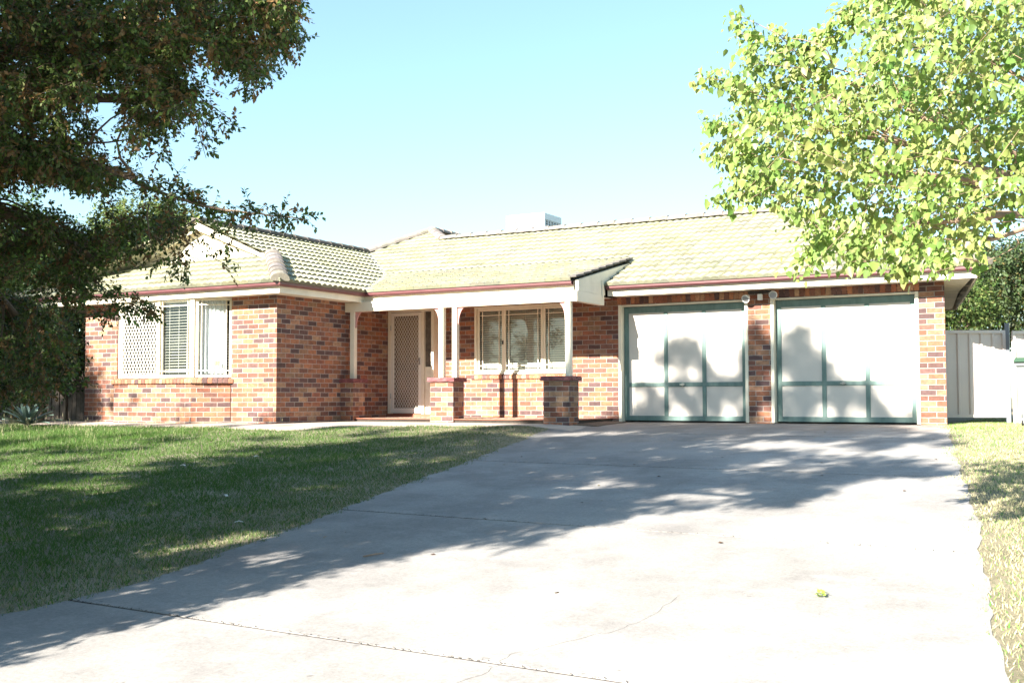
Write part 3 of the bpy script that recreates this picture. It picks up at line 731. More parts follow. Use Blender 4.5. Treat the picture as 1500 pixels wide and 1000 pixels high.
roof_face([(X_L, Y_W), (X_L, 3), (XR, 3), (XR, hipY)], zWL, (1, 0), .95, 4)
yb = 2*RY-Y_G
roof_face([(X_G, Y_G), (5.02, 6.15), (X_G-(RY-Y_G), RY)], zR, (HU.x, HU.y), .95, 6)
def plainf(*pts): roof_bm.faces.new([roof_bm.verts.new(p) for p in pts])
plainf((5.02, 6.15, E), (X_G-(RY-Y_G), RY, RZ), (AP.x, RY, RZ), (AP.x, yb, E))
plainf(AP, (AP.x, 12, AP.z), (AP.x+5, 12, AP.z-5*S1), (AP.x+5, AP.y, AP.z-5*S1))
plainf(AP, (AP.x, 12, AP.z), (X_L, 12, E-.1), (X_L, 2.9, E-.1))
plainf((XR, WE, WZ), AP, (X_L, 2.9, E-.1))
rme = bpy.data.meshes.new('roof'); roof_bm.to_mesh(rme); roof_bm.free(); rme.materials.append(M_roof)
ROOF = link('roof', rme, HOUSE)
def caps(mb, a, b, r=.115, L=.36, lift=.0, dirn=1, tint=1.):
    """lapped half-round capping tiles from the low end a to the high end b"""
    a, b = Vector(a), Vector(b); d = (b-a); T = d.length; d.normalize(); n = max(1, round(T/L)); L = T/n
    side = d.cross(Vector((0, 0, 1))).normalized(); up = side.cross(d)
    for i in range(n):
        g = random.uniform(.75, 1.15)*tint; mb.col = (g, g*random.uniform(.94, 1.), g*random.uniform(.88, 1.05))
        p0, p1 = a+d*(i*L-.02), a+d*((i+1)*L+.02); K = 8; r0, r1 = r*1.05, r*.97; ra, rb, rcp = [], [], []
        for k in range(K+1):
            t = math.pi*k/K; c, s = math.cos(t), math.sin(t)**.8
            ra.append(p0+side*c*r0*1.1+up*(s*r0*.85+.0+lift)); rb.append(p1+side*c*r1*1.1+up*(s*r1*.85-.012+lift)); rcp.append(p0+side*c*r0*.95+up*(s*r0*.62+lift-.015))
        for k in range(K):
            mb.quad(ra[k], ra[k+1], rb[k+1], rb[k]); mb.quad(rcp[k], rcp[k+1], ra[k+1], ra[k])
        mb.poly([rb[k] for k in range(K+1)]); mb.poly([rcp[k] for k in range(K+1)])
    mb.col = (1, 1, 1)
cm = MB()
caps(cm, (X_W, Y_W, E+.02), (XR+HW+.02, YG, E+SW*(YG-Y_W)+.03), .14, .33); caps(cm, (X_L, Y_W, E+.02), (XR-HW, YG, E+SW*(YG-Y_W)+.03))
caps(cm, (XR, hipY, WZ+.03), (XR, WE+.1, WZ+.03), .11, .4, tint=.5)
caps(cm, (XR, WE-.05, WZ+.03), AP+Vector((0, 0, .04))); caps(cm, (AP.x+AP.y-RY, RY, RZ+.03), AP+Vector((0, 0, .04)))
caps(cm, (X_G-(RY-Y_G), RY, RZ+.03), (AP.x+AP.y-RY, RY, RZ+.03), .11, .4); caps(cm, (X_G, Y_G, E+.02), (X_G-(RY-Y_G), RY, RZ+.03))
caps(cm, AP+Vector((0, 0, .04)), AP+Vector((0, 7, .04)))
# verge capping on the open end of the porch roof
for i in range(8):
    y = Y_P+.0+i*.3; z = zP(0, y)+.05; y2 = y+.33; cm.col = (.6, .6, .62)
    cm.bar((-.09, y, z+.015), (-.09, y2, zP(0, y2)+.045), .13, .03)
cm.build('ridge_cap', M_cap, ROOF)
# valley flashing
vf = MB()
def valley(a, b, wd=.09):
    a, b = Vector(a), Vector(b); s = (b-a).cross(Vector((0, 0, 1))).normalized()*wd; u = Vector((0, 0, .045)); vf.quad(a-s+u, a+s+u, b+s+u, b-s+u)
valley((X_W, Y_P, E), (XV, YB, ZB)); valley((XV, YB, ZB), (XR, WE, WZ), .05)
vf.build('valley_flashing', simple('zinc_flashing', (.50, .52, .56), .4, .15, 6, 0, .3), ROOF)
# gablet
gb = MB(); apz = WZ-.02; yg = -2.44; zb_ = E+SW*(YG-Y_W)
gb.poly([(XR-HW+.03, yg, zb_-.03), (XR+HW-.03, yg, zb_-.03), (XR, yg, apz)]); G1 = gb.build('gable', M_cream, HOUSE)
bb = MB()
for s_ in (-1, 1):
    a = Vector((XR+s_*(HW+.10), hipY+.02, zb_-.055)); b = Vector((XR, hipY+.02, WZ-.0))
    d = Vector((0, 0, -.15))
    n_ = Vector((0, .03, 0))
    for o in (Vector(), n_): bb.quad(a+o, b+o, b+d+o, a+d*.35+o)
    bb.quad(a, b, b+n_, a+n_); bb.quad(a+d*.35, b+d, b+d+n_, a+d*.35+n_)
    s0, s1 = a+Vector((0, .03, -.03)), b+Vector((0, .03, -.06)); dy = Vector((0, .2, 0)); bb.quad(s0, s1, s1+dy, s0+dy)
bb.box(XR-HW+.05, XR+HW-.05, yg-.03, yg-.004, zb_+.0, zb_+.07)
bb.build('bargeboard', M_frame, G1)
# the cladding that closes the porch's open end
pe = MB(); x = -.03
pe.poly([(x, Y_P+.1, 2.215), (x, -.5, 2.215), (x, -.5, 2.38), (x, YB, ZB-.03), (x, Y_P+.1, zP(0, Y_P+.1)-.01)])
pe.poly([(x-.06, Y_P+.1, 2.215), (x-.06, -.5, 2.215), (x-.06, -.5, 2.38), (x-.06, YB, ZB-.03), (x-.06, Y_P+.1, zP(0, Y_P+.1)-.01)][::-1])
pe.quad((x, Y_P+.1, 2.215), (x-.06, Y_P+.1, 2.215), (x-.06, Y_P+.1, 2.4), (x, Y_P+.1, 2.4))
pe.build('end_cladding', M_cream, HOUSE)
pb = MB(); pb.bar((x+.012, -.62, 2.16), (x+.012, -.62, 2.47), .06, .02, (1, 0, 0)); pb.bar((x+.002, -1.55, 2.30), (x+.002, -.6, 2.40), .004, .006); pb.build('trim_board', M_frame, HOUSE)
# floodlight, cooler, mat ----------------------------------------------
FL = empty('floodlight', (2.6, -.02, 2.1), 'twin white floodlight with motion sensor fixed above the brick pillar between garage doors', 'light')
b_ = MB(); b_.box(2.585, 2.665, -.075, -.008, 2.045, 2.15); b_.build('sensor', M_coolerw, FL, bevel=.01)
a_ = MB(); a_.bar((2.42, -.06, 2.175), (2.83, -.06, 2.185), .03, .03); a_.bar((2.625, -.04, 2.14), (2.625, -.04, 2.19), .03, .03); a_.build('mount_arm', M_black, FL)
for sx_, dz_ in ((2.42, -.05), (2.87, -.005)):
    h_ = MB(); c_ = Vector((sx_, -.12, 2.14+dz_)); dd_ = Vector((-.15 if sx_ < 2.6 else .3, -1, -.45)).normalized()
    prof_ = [(-.07, .025), (-.04, .04), (0, .055), (.05, .068), (.06, .07)]
    h_.tube([c_+dd_*u for u, r_ in prof_], [r_ for u, r_ in prof_], 16); h_.build('lamp_head', M_coolerw, FL, smooth=False)
    l_ = MB(); l_.tube([c_+dd_*.061, c_+dd_*.066], [.06, .052], 16); l_.build('lens', M_metal, FL)
EC = empty('evaporative_cooler', (-4.4, 4.9, 4.0), 'white louvred cooler box standing behind the roof ridge', 'cooler')
x0, x1, y0, y1, z0, z1 = -5.02, -3.98, 4.75, 5.65, 3.85, 4.78
c_ = MB(); c_.box(x0, x1, y0, y1, z1-.16, z1); c_.box(x0, x1, y0, y1, z0, z0+.12)
for px_, py_ in ((x0, y0), (x1-.07, y0), (x0, y1-.07), (x1-.07, y1-.07)): c_.box(px_, px_+.07, py_, py_+.07, z0+.12, z1-.16)
c_.build('casing', M_coolerw, EC, bevel=.012)
c_ = MB(); c_.box(x0+.04, x1-.04, y0+.04, y1-.04, z0+.1, z1-.14); c_.build('pad', M_coolerp, EC)
c_ = MB()
for z in np.arange(z0+.15, z1-.17, .055):
    c_.bar((x0+.07, y0+.02, z), (x1-.07, y0+.02, z), .03, .006, (0, .6, 1)); c_.bar((x1-.02, y0+.07, z), (x1-.02, y1-.07, z), .03, .006, (-.6, 0, 1))
for x in np.arange(x0+.2, x1-.1, .14): c_.box(x, x+.02, y0+.005, y0+.03, z0+.12, z1-.16)
for y in np.arange(y0+.2, y1-.1, .14): c_.box(x1-.03, x1-.005, y, y+.02, z0+.12, z1-.16)
c_.build('louvre', M_coolerw, EC)
mt = MB(); zq = .012
Q = [(-.10, -1.66), (.32, -1.62), (.30, -.38), (-.10, -.42)]
pts = [Vector((x, y, float(G(x, y))+.03)) for x, y in Q]
mt.poly(pts); 
for p, q in zip(pts, pts[1:]+pts[:1]): mt.quad(p, q, q-Vector((0, 0, .022)), p-Vector((0, 0, .022)))
tag(mt.build('doormat', M_mat), 'dark flat doormat lying beside the right porch pier next to the garage', 'mat')
# ------------------------------------------------------------------ fences, bin
def colorbond(name, A, B, z0, z1, label, parts_post=None, group=None):
    A, B = Vector((*A, 0)), Vector((*B, 0)); d = (B-A); L = d.length; d.normalize(); n = Vector((d.y, -d.x, 0))
    root = empty(name, (A.x, A.y, z0), label, 'fence', group)
    p = MB(); u = 0; pts = []
    cyc = [(0, 0), (.015, .03), (.045, .03), (.06, 0), (.175, 0)]
    while u < L:
        for a, h in cyc:
            if u+a <= L: pts.append(A+d*(u+a)+n*(h-.015))
        u += .19
    for a, b in zip(pts, pts[1:]): p.quad((a.x, a.y, z0+.03), (b.x, b.y, z0+.03), (b.x, b.y, z1-.03), (a.x, a.y, z1-.03))
    p.build('panel', M_fence, root)
    r = MB()
    for z in (z0, z1-.045): r.bar(A+Vector((0, 0, z+.022)), B+Vector((0, 0, z+.022)), .05, .05)
    for q in (A+d*.02, B-d*.02): r.bar(q+Vector((0, 0, z0)), q+Vector((0, 0, z1)), .05, .045, n)
    r.build('rail', M_fence, root)
    return root, d, n
g1 = (5.549, 5.35); g2 = (5.95, 5.45)
A1 = at(1387, 550, 18.3); B1 = at(1473, 550, 18.3)
f1, d1, n1 = colorbond('side_gate', (A1.x-.02, A1.y), (B1.x, B1.y), .075, 1.50, 'cream ribbed steel gate closing the gap beside the garage wall')
pm = MB(); q = B1+d1*.04; pm.box(q.x-.035, q.x+.035, q.y-.035, q.y+.035, -.1, 1.62); pm.build('post', M_fpost, f1)
A2 = at(1484, 550, 18.0); B2 = A2+d1*3.2
f2, _, _ = colorbond('steel_fence', (A2.x, A2.y), (B2.x, B2.y), -.05, 1.47, 'cream ribbed steel fence running right from the dark gate post')
gc = at(1497, 622, 16.4)
BN = empty('wheelie_bin', (gc.x+.2, gc.y, float(G(gc.x, gc.y))), 'grey wheelie bin with dark green lid by the right fence', 'bin')
bz = float(G(gc.x, gc.y)); bx, by = gc.x+.24, gc.y
def taper(mb, cx, cy, w0, d0, w1, d1_, z0, z1):
    a = [(cx+sx*w0/2, cy+sy*d0/2, z0) for sx, sy in ((-1, -1), (1, -1), (1, 1), (-1, 1))]; b = [(cx+sx*w1/2, cy+sy*d1_/2, z1) for sx, sy in ((-1, -1), (1, -1), (1, 1), (-1, 1))]
    mb.poly(a[::-1]); mb.poly(b)
    for i in range(4): mb.quad(a[i], a[(i+1) % 4], b[(i+1) % 4], b[i])
m_ = MB(); taper(m_, bx, by, .40, .46, .54, .60, bz+.06, bz+.93); taper(m_, bx, by, .60, .66, .60, .66, bz+.90, bz+.95); m_.build('body', M_bin, BN, bevel=.02)
m_ = MB(); taper(m_, bx, by-.02, .62, .70, .56, .60, bz+.955, bz+1.02); m_.build('lid', M_lid, BN, bevel=.02)
for s_ in (-1, 1):
    m_ = MB(); m_.tube([(bx+s_*.21, by+.24, bz+.10), (bx+s_*.26, by+.24, bz+.10)], .10, 16); m_.build('wheel', M_black, BN)
m_ = MB(); m_.bar((bx-.24, by+.36, bz+.92), (bx+.24, by+.36, bz+.92), .03, .03); m_.build('handle', M_bin, BN)
# old timber fence left of the house, in deep shade
TF = empty('timber_fence', (-13, -2.4, 0), 'dark weathered paling fence at the left corner of the house', 'fence')
m_ = MB(); random.seed(3)
for x in np.arange(-24, -10.8, .13): m_.box(x, x+.115, -2.42+random.uniform(-.008, .008), -2.40, -.15, 1.55+random.uniform(-.03, .03))
m_.build('paling', M_timber, TF)
m_ = MB(); m_.box(-24, -10.8, -2.39, -2.33, .3, .38); m_.box(-24, -10.8, -2.39, -2.33, 1.2, 1.28); m_.build('rail', M_timber, TF)
# ------------------------------------------------------------------ foliage
def frames(dirs, nrm):
    """orthonormal frames: y along dirs, z near nrm"""
    y = dirs/np.linalg.norm(dirs, axis=1, keepdims=True); x = np.cross(y, nrm); l = np.linalg.norm(x, axis=1, keepdims=True)
    x = np.where(l < 1e-4, np.array([[1., 0, 0]]), x/np.maximum(l, 1e-6)); z = np.cross(x, y); return x, y, z
def leaves(P, D, Nn, size, tmpl, tf, cols):
    """P positions, D growth directions, Nn normals, size per leaf; returns V,F,C"""
    x, y, z = frames(D, Nn); T = np.asarray(tmpl, float)
    V = P[:, None, :] + size[:, None, None]*(T[None, :, 0:1]*x[:, None, :]+T[None, :, 1:2]*y[:, None, :]+T[None, :, 2:3]*z[:, None, :])
    k = len(T); F = (np.arange(len(P))[:, None, None]*k+np.asarray(tf)[None]).reshape(-1, len(tf[0]))
    return V.reshape(-1, 3), F, np.repeat(cols, len(tf), axis=0)
SMALL = ([(0, 0, 0), (.29, .48, .06), (0, 1, -.06), (-.29, .48, .06)], [(0, 1, 2, 3)])
HEART = ([(0, 0, 0), (-.40, .22, .07), (-.34, .55, .06), (0, 1.08, -.14), (.34, .55, .06), (.40, .22, .07)], [(0, 3, 2, 1), (0, 5, 4, 3)])
def rndunit(n):
    v = RNG.normal(size=(n, 3)); return v/np.linalg.norm(v, axis=1, keepdims=True)
def palette(n, cols, w, jit=.18):
    c = np.array(cols)[RNG.choice(len(cols), n, p=np.array(w)/sum(w))]; return c*(1+jit*RNG.normal(size=(n, 1)))*(1+.06*RNG.normal(size=(n, 3)))
def twig_cloud(centres, radii, per, ln, nleaf, size, droop, cols, wts, lo=0, bias=(0, 0, 0), spread=1., rust=None):
    """clumps -> twigs -> leaves; returns leaf arrays and twig segments"""
    C = np.repeat(np.asarray(centres), per, axis=0); Rr = np.repeat(np.asarray(radii), per)
    start = C + rndunit(len(C))*(RNG.random((len(C), 1))**.6)*Rr[:, None]*.75
    d = rndunit(len(C)) + (start-C)/np.maximum(Rr[:, None], .01)*.9 + np.array(bias) + np.array([0, 0, -droop]); d /= np.linalg.norm(d, axis=1, keepdims=True)
    L = ln*(.5+RNG.random(len(C))); tt = (np.arange(nleaf)+.5)/nleaf
    P = start[:, None, :] + d[:, None, :]*(L[:, None, None]*tt[None, :, None])
    P = P + np.array([0, 0, -1.])*(L[:, None, None]*.35*droop*tt[None, :, None]**2)
    P = P.reshape(-1, 3) + RNG.normal(size=(len(C)*nleaf, 3))*.006
    dd = np.repeat(d, nleaf, axis=0); side = rndunit(len(dd)); side -= dd*(side*dd).sum(1, keepdims=True)
    D = dd*.6 + side*spread + np.array([0, 0, -droop*.8]); Nn = rndunit(len(dd))*.8+np.array([0, 0, 1.])
    S = size*(.65+.6*RNG.random(len(P))); col = palette(len(P), cols, wts)
    clump = np.repeat(RNG.normal(size=(len(centres), 1))*.18, per*nleaf, axis=0); col = np.clip(col*(1+clump), .004, 1)
    if rust is not None:
        m_ = np.repeat((RNG.random((len(C), 1)) < .22)*.7, nleaf, axis=0); col = col*(1-m_)+np.array(rust)*m_*(.7+.5*RNG.random((len(col), 1)))
    return P, D, Nn, S, col, start, start+d*L[:, None]
def twig_mesh(A, B, r, name, mat, parent):
    """thin three-sided twigs"""
    d = B-A; x, y, z = frames(d, rndunit(len(A))); k = len(A); V = np.empty((k, 6, 3))
    for i in range(3):
        a = 2*math.pi*i/3; o = (x*math.cos(a)+z*math.sin(a)); V[:, i] = A+o*r; V[:, 3+i] = B+o*r*.4
    F = (np.arange(k)[:, None, None]*6+np.array([(0, 1, 4, 3), (1, 2, 5, 4), (2, 0, 3, 5)])[None]).reshape(-1, 4)
    return mesh_np(name, V.reshape(-1, 3), F, mat, parent)
def inpoly(pts, poly):
    x, y = pts[:, 0], pts[:, 1]; r = np.zeros(len(pts), bool); j = len(poly)-1
    for i in range(len(poly)):
        xi, yi = poly[i]; xj, yj = poly[j]
        r ^= ((yi > y) != (yj > y)) & (x < (xj-xi)*(y-yi)/(yj-yi+1e-9)+xi); j = i
    return r
def sample_poly(poly, n, d0, d1, rng=RNG):
    """points spread through the volume seen inside an outline, between two distances"""
    P = np.array(poly, float); lo, hi = P.min(0), P.max(0); out = []
    while len(out) < n:
        q = lo+(hi-lo)*rng.random((n*3, 2)); q = q[inpoly(q, poly)]
        for x, y in q[:n-len(out)]: out.append(tuple(at(x, y, d0+(d1-d0)*rng.random())))
    return np.array(out)
def bezier(p0, p1, p2, n=8):
    p0, p1, p2 = map(Vector, (p0, p1, p2)); return [p0*(1-t)**2+p1*2*t*(1-t)+p2*t*t for t in [i/n for i in range(n+1)]]
def limb(mb, a, b, r0, r1, sag=.4, n=8):
    a, b = Vector(a), Vector(b); m = (a+b)/2+Vector((random.uniform(-.3, .3), random.uniform(-.3, .3), sag)); pts = bezier(a, m, b, n)
    for i in range(1, n): pts[i] += Vector((random.uniform(-1, 1), random.uniform(-1, 1), random.uniform(-1, 1)))*(b-a).length*.012
    mb.tube(pts, [r0+(r1-r0)*i/n for i in range(n+1)], 7); return pts
DARKC = [(.10, .13, .035), (.14, .18, .045), (.25, .18, .07), (.32, .16, .08), (.065, .09, .03), (.28, .33, .10)]; DARKW = [3, 3, 3, 2.2, 1.2, .6]
LEFTC = [(.075, .12, .028), (.11, .165, .038), (.05, .08, .02), (.16, .20, .055)]; LEFTW = [3, 3, 2, 1]
def dark_tree():
    base = Vector((-1.4, -13.4, float(G(-1.4, -13.4))))
    T = empty('overhanging_tree', base, 'dark small-leaved tree hanging over the lawn from the upper left', 'tree')
    PA = [(-60, -60), (420, -60), (436, 48), (410, 76), (372, 116), (342, 108), (300, 62), (268, 100), (296, 138), (286, 160), (258, 172), (222, 218), (206, 214), (196, 184), (188, 140), (164, 96), (130, 140), (128, 200), (100, 222), (-60, 222)]
    PB = [(-60, 215), (95, 215), (150, 240), (190, 256), (176, 268), (110, 258), (60, 246), (30, 250), (-60, 270)]
    PC = [(-60, 312), (100, 312), (150, 340), (215, 312), (262, 318), (245, 342), (200, 345), (170, 368), (135, 410), (110, 440), (90, 400), (50, 410), (-60, 420)]
    PD = [(-60, 420), (60, 425), (110, 470), (110, 540), (50, 575), (-60, 570)]
    cs = np.vstack([sample_poly(PA, 620, 7.8, 10.5), sample_poly(PB, 110, 8, 10), sample_poly(PC, 110, 8.5, 10.5), sample_poly(PD, 95, 9.5, 12)])
    rad = np.full(len(cs), .10)
    sprays = [((204, 262), (330, 306), .9, 8.2), ((330, 306), (455, 322), .5, 7.9), ((300, 168), (302, 232), .35, 8.4), ((296, 160), (336, 174), .25, 8.4), ((272, 318), (262, 405), .5, 8.6), ((238, 330), (236, 395), .35, 8.6), ((306, 352), (326, 385), .4, 8.3),
              ((150, 425), (232, 462), .8, 9), ((100, 390), (215, 372), .7, 9), ((60, 500), (122, 555), .7, 10), ((60, 420), (160, 460), .7, 9.5), ((225, 200), (232, 236), .5, 8.7), ((420, 60), (446, 45), .3, 8.6), ((372, 100), (368, 132), .4, 8.6), ((60, 330), (60, 300), .5, 9), ((150, 300), (200, 340), .6, 9)]
    extra = []
    for (a, b, dn, D) in sprays:
        n = max(3, int(math.dist(a, b)/9*dn*1.4))
        for i in range(n):
            t = (i+.5)/n; extra.append(tuple(at(a[0]+(b[0]-a[0])*t+RNG.normal()*4, a[1]+(b[1]-a[1])*t+RNG.normal()*4, D+RNG.normal()*.12)))
    ex = np.array(extra)
    P1 = twig_cloud(cs, rad, 13, .14, 11, .041, .45, LEFTC, LEFTW, rust=(.27, .13, .06))
    P2 = twig_cloud(ex, np.full(len(ex), .06), 5, .13, 10, .042, .35, LEFTC, LEFTW, rust=(.27, .13, .06))
    V, F, C = leaves(*[np.concatenate([P1[i], P2[i]]) for i in range(4)], *SMALL, np.concatenate([P1[4], P2[4]]))
    crown = mesh_np('crown', V, F, M_dleaf, T, C)
    twig_mesh(np.vstack([P1[5], P2[5]]), np.vstack([P1[6], P2[6]]), .0028, 'twig', M_bark, crown)
    mb = MB(); random.seed(5)
    mb.tube(bezier(base-Vector((0, 0, .2)), base+Vector((-.3, .2, 1.4)), base+Vector((.1, .0, 3.0)), 8), [.26-.012*i for i in range(9)], 12)
    top = base+Vector((.1, 0, 2.9))
    hubs = [at(60, 60, 9.3), at(180, 40, 9.3), at(330, 30, 9.1), at(230, 150, 9.1), at(90, 150, 9.6), at(200, 262, 8.5), at(60, 330, 9.6), at(40, 480, 10.6), at(150, 390, 9.4)]
    for h in hubs:
        pts = limb(mb, top, h, .09, .025, .5)
        near = sorted(cs.tolist(), key=lambda c: (Vector(c)-h).length)[:22]
        for c in near[::2]: limb(mb, pts[random.randint(4, 8)], c, .013, .005, .05, 4)
    limb(mb, at(190, 258, 8.5), at(330, 308, 8.1), .02, .009, .03); limb(mb, at(330, 308, 8.1), at(452, 322, 7.9), .009, .003, .02)
    for a, b, dn, D in sprays[2:9]: limb(mb, at(a[0]-20, a[1]-30, D+.2), at(*b, D), .007, .002, .05, 5)
    mb.build('trunk', M_bark, T, smooth=True)
dark_tree()
def shade_tree():
    """tall tree left of the viewer: its crown throws the dappled shade on drive, lawn and garage"""
    base = Vector((-.6, -18.3, float(G(-.6, -18.3))))
    T = empty('tall_shade_tree', base, 'tall broad tree standing left of the viewer beyond the picture edge', 'tree')
    Y0 = -17.6; cs = []; rr = []
    def ab(A, B, r, y=None):
        y = Y0+RNG.uniform(-1.4, 1.2) if y is None else y
        cs.append((A+.2*y, y, B-.53*y)); rr.append(r)
    # silhouette in the sun's view: (A across, B up), measured on the garage wall plane
    OUT = [(-15, 2.2), (-11, 1.9), (-9.5, .6), (-9.0, -.35), (-8.4, -1.0), (-6.8, -1.55), (-5.2, -1.9), (-4.2, -1.5), (-3.2, -1.9), (-2.6, -1.2), (-1.4, -1.3), (-.6, -.5), (-.1, .05), (.25, .2), (.45, .75), (.75, 1.35), (1.0, 1.5), (1.35, 1.5), (1.7, 1.0), (2.0, .75), (2.3, 1.3), (2.6, 1.65), (2.9, 1.2), (3.1, 1.55), (3.3, 1.7), (3.6, 1.2), (3.9, .7), (4.3, .72), (4.6, .2), (5.0, .15), (4.7, -.25), (5.4, -.7), (6.2, -1.0), (6.7, -1.6), (6.2, -2.0), (6.9, -2.7), (7.7, -3.3), (7.0, -3.7), (7.2, -4.5), (6.6, -4.7), (6.2, -5.2), (6.3, -5.7), (5.7, -6.0), (5.8, -6.8), (5.9, -7.6), (6.2, -8.2), (5.5, -9.6), (-15, -9.6)]
    OUT = [(a, b*1.113 if b < 0 else b) for a, b in OUT]
    gaps = [(-5.6, -2.8, 1.5, .16), (-3.2, -2.8, .9, .16), (-2.2, -2.5, .8, .14), (-5.6, -3.35, 1.4, .17), (-3.6, -3.6, 1.0, .13), (-1.2, -4.15, .8, .1), (-2.6, -3.95, .6, .12), (.55, -5.3, .7, .08), (-.6, -4.8, .6, .08),
            (5.1, -1.95, .45, .22), (6.3, -4.35, .35, .28), (5.6, -3.1, .4, .2), (4.2, -3.0, .35, .13), (4.7, -2.3, .3, .15), (3.2, -3.0, .35, .1), (2.6, -1.9, .3, .1), (3.6, -2.2, .4, .1), (4.2, -6.1, .35, .12), (5.0, -6.4, .3, .14), (1.1, .3, .13, .16), (.72, .75, .1, .2), (1.3, .95, .08, .12), (3.6, .35, .1, .12), (2.2, .4, .07, .14), (4.2, .15, .12, .1), (.95, 1.0, .1, .1), (1.8, .1, .08, .1), (2.85, .8, .08, .1), (2.75, .2, .12, .08), (1.5, -1.3, .8, .08), (.8, -1.7, .9, .08), (2.3, -1.35, .5, .06), (4.1, -1.2, .6, .07), (5.3, -1.25, .5, .07), (3.3, -1.7, .5, .08), (2.0, -2.5, .4, .1), (5.6, -2.1, .4, .14), (4.4, -2.0, .4, .1), (1.6, -3.4, .4, .08), (6.0, -2.5, .3, .2), (4.9, -4.4, .3, .13)]
    gaps = [(a, b*1.113 if b < 0 else b, c, d) for a, b, c, d in gaps]
    O = np.array(OUT); lo, hi = O.min(0), O.max(0); tries = 0; got = 0
    while got < 2350:
        q = lo+(hi-lo)*RNG.random(2)
        if got < 1350: q[0] = -.5+8.4*RNG.random()
        if got > 1950: q = np.array([RNG.uniform(-15, -8.5), RNG.uniform(-3, 2)])
        if got < 260: q = np.array([RNG.uniform(3, 6.5), RNG.uniform(-10.5, -5)])
        if not inpoly(q[None], OUT)[0]: continue
        r = RNG.uniform(.2, .32) if q[1] < -.8 else .14
        d = np.min(np.hypot(O[:, 0]-q[0], O[:, 1]-q[1]))
        if not all(inpoly((q+np.array(o)*r*.75)[None], OUT)[0] for o in ((1, 0), (-1, 0), (0, 1), (0, -1))):
            r = .13
        if any(abs(q[0]-g[0])/(g[2]+r*.9)+abs(q[1]-g[1])/(g[3]+r*.9) < 1.0 for g in gaps): continue
        ab(q[0], q[1], r); got += 1
    got = 0
    while got < 560:
        q = np.array([RNG.uniform(-.2, 5.4), RNG.uniform(-1.4, 1.7)])
        if not inpoly(q[None], OUT)[0] or any(abs(q[0]-g[0])/(g[2]+.1)+abs(q[1]-g[1])/(g[3]+.1) < 1.0 for g in gaps): continue
        ab(q[0], q[1]-.05, RNG.uniform(.05, .15), RNG.uniform(-17.6, -16.6)); got += 1
    for (A, B) in OUT[11:43]:
        for _ in range(3): ab(A+RNG.normal()*.08-.05, B+RNG.normal()*.08-.1, .10)
    cs = np.array(cs); rr = np.array(rr)
    big = rr > .19
    Pa = twig_cloud(cs[big], rr[big], 25, .24, 9, .092, .3, DARKC, DARKW); Pb = twig_cloud(cs[~big], rr[~big], 15, .17, 9, .060, .3, DARKC, DARKW)
    V, F, C = leaves(*[np.concatenate([Pa[i], Pb[i]]) for i in range(4)], *SMALL, np.concatenate([Pa[4], Pb[4]]))
    crown = mesh_np('crown', V, F, M_dleaf, T, C)
    mb = MB(); random.seed(8)
    mb.tube(bezier(base-Vector((0, 0, .2)), base+Vector((.3, -.3, 3)), base+Vector((-.2, .2, 6)), 10), [.38-.018*i for i in range(11)], 12)
    for k in range(16):
        c = Vector(cs[random.randrange(len(cs))]); limb(mb, base+Vector((0, 0, random.uniform(3, 6))), c, .12, .03, .6)
    mb.build('trunk', M_bark, T, smooth=True)
shade_tree()
BRIGHTC = [(.25, .35, .095), (.32, .40, .12), (.19, .30, .075), (.38, .42, .15), (.38, .34, .15), (.15, .25, .06)]; BRIGHTW = [4, 3.5, 3, 1.5, .7, 2]
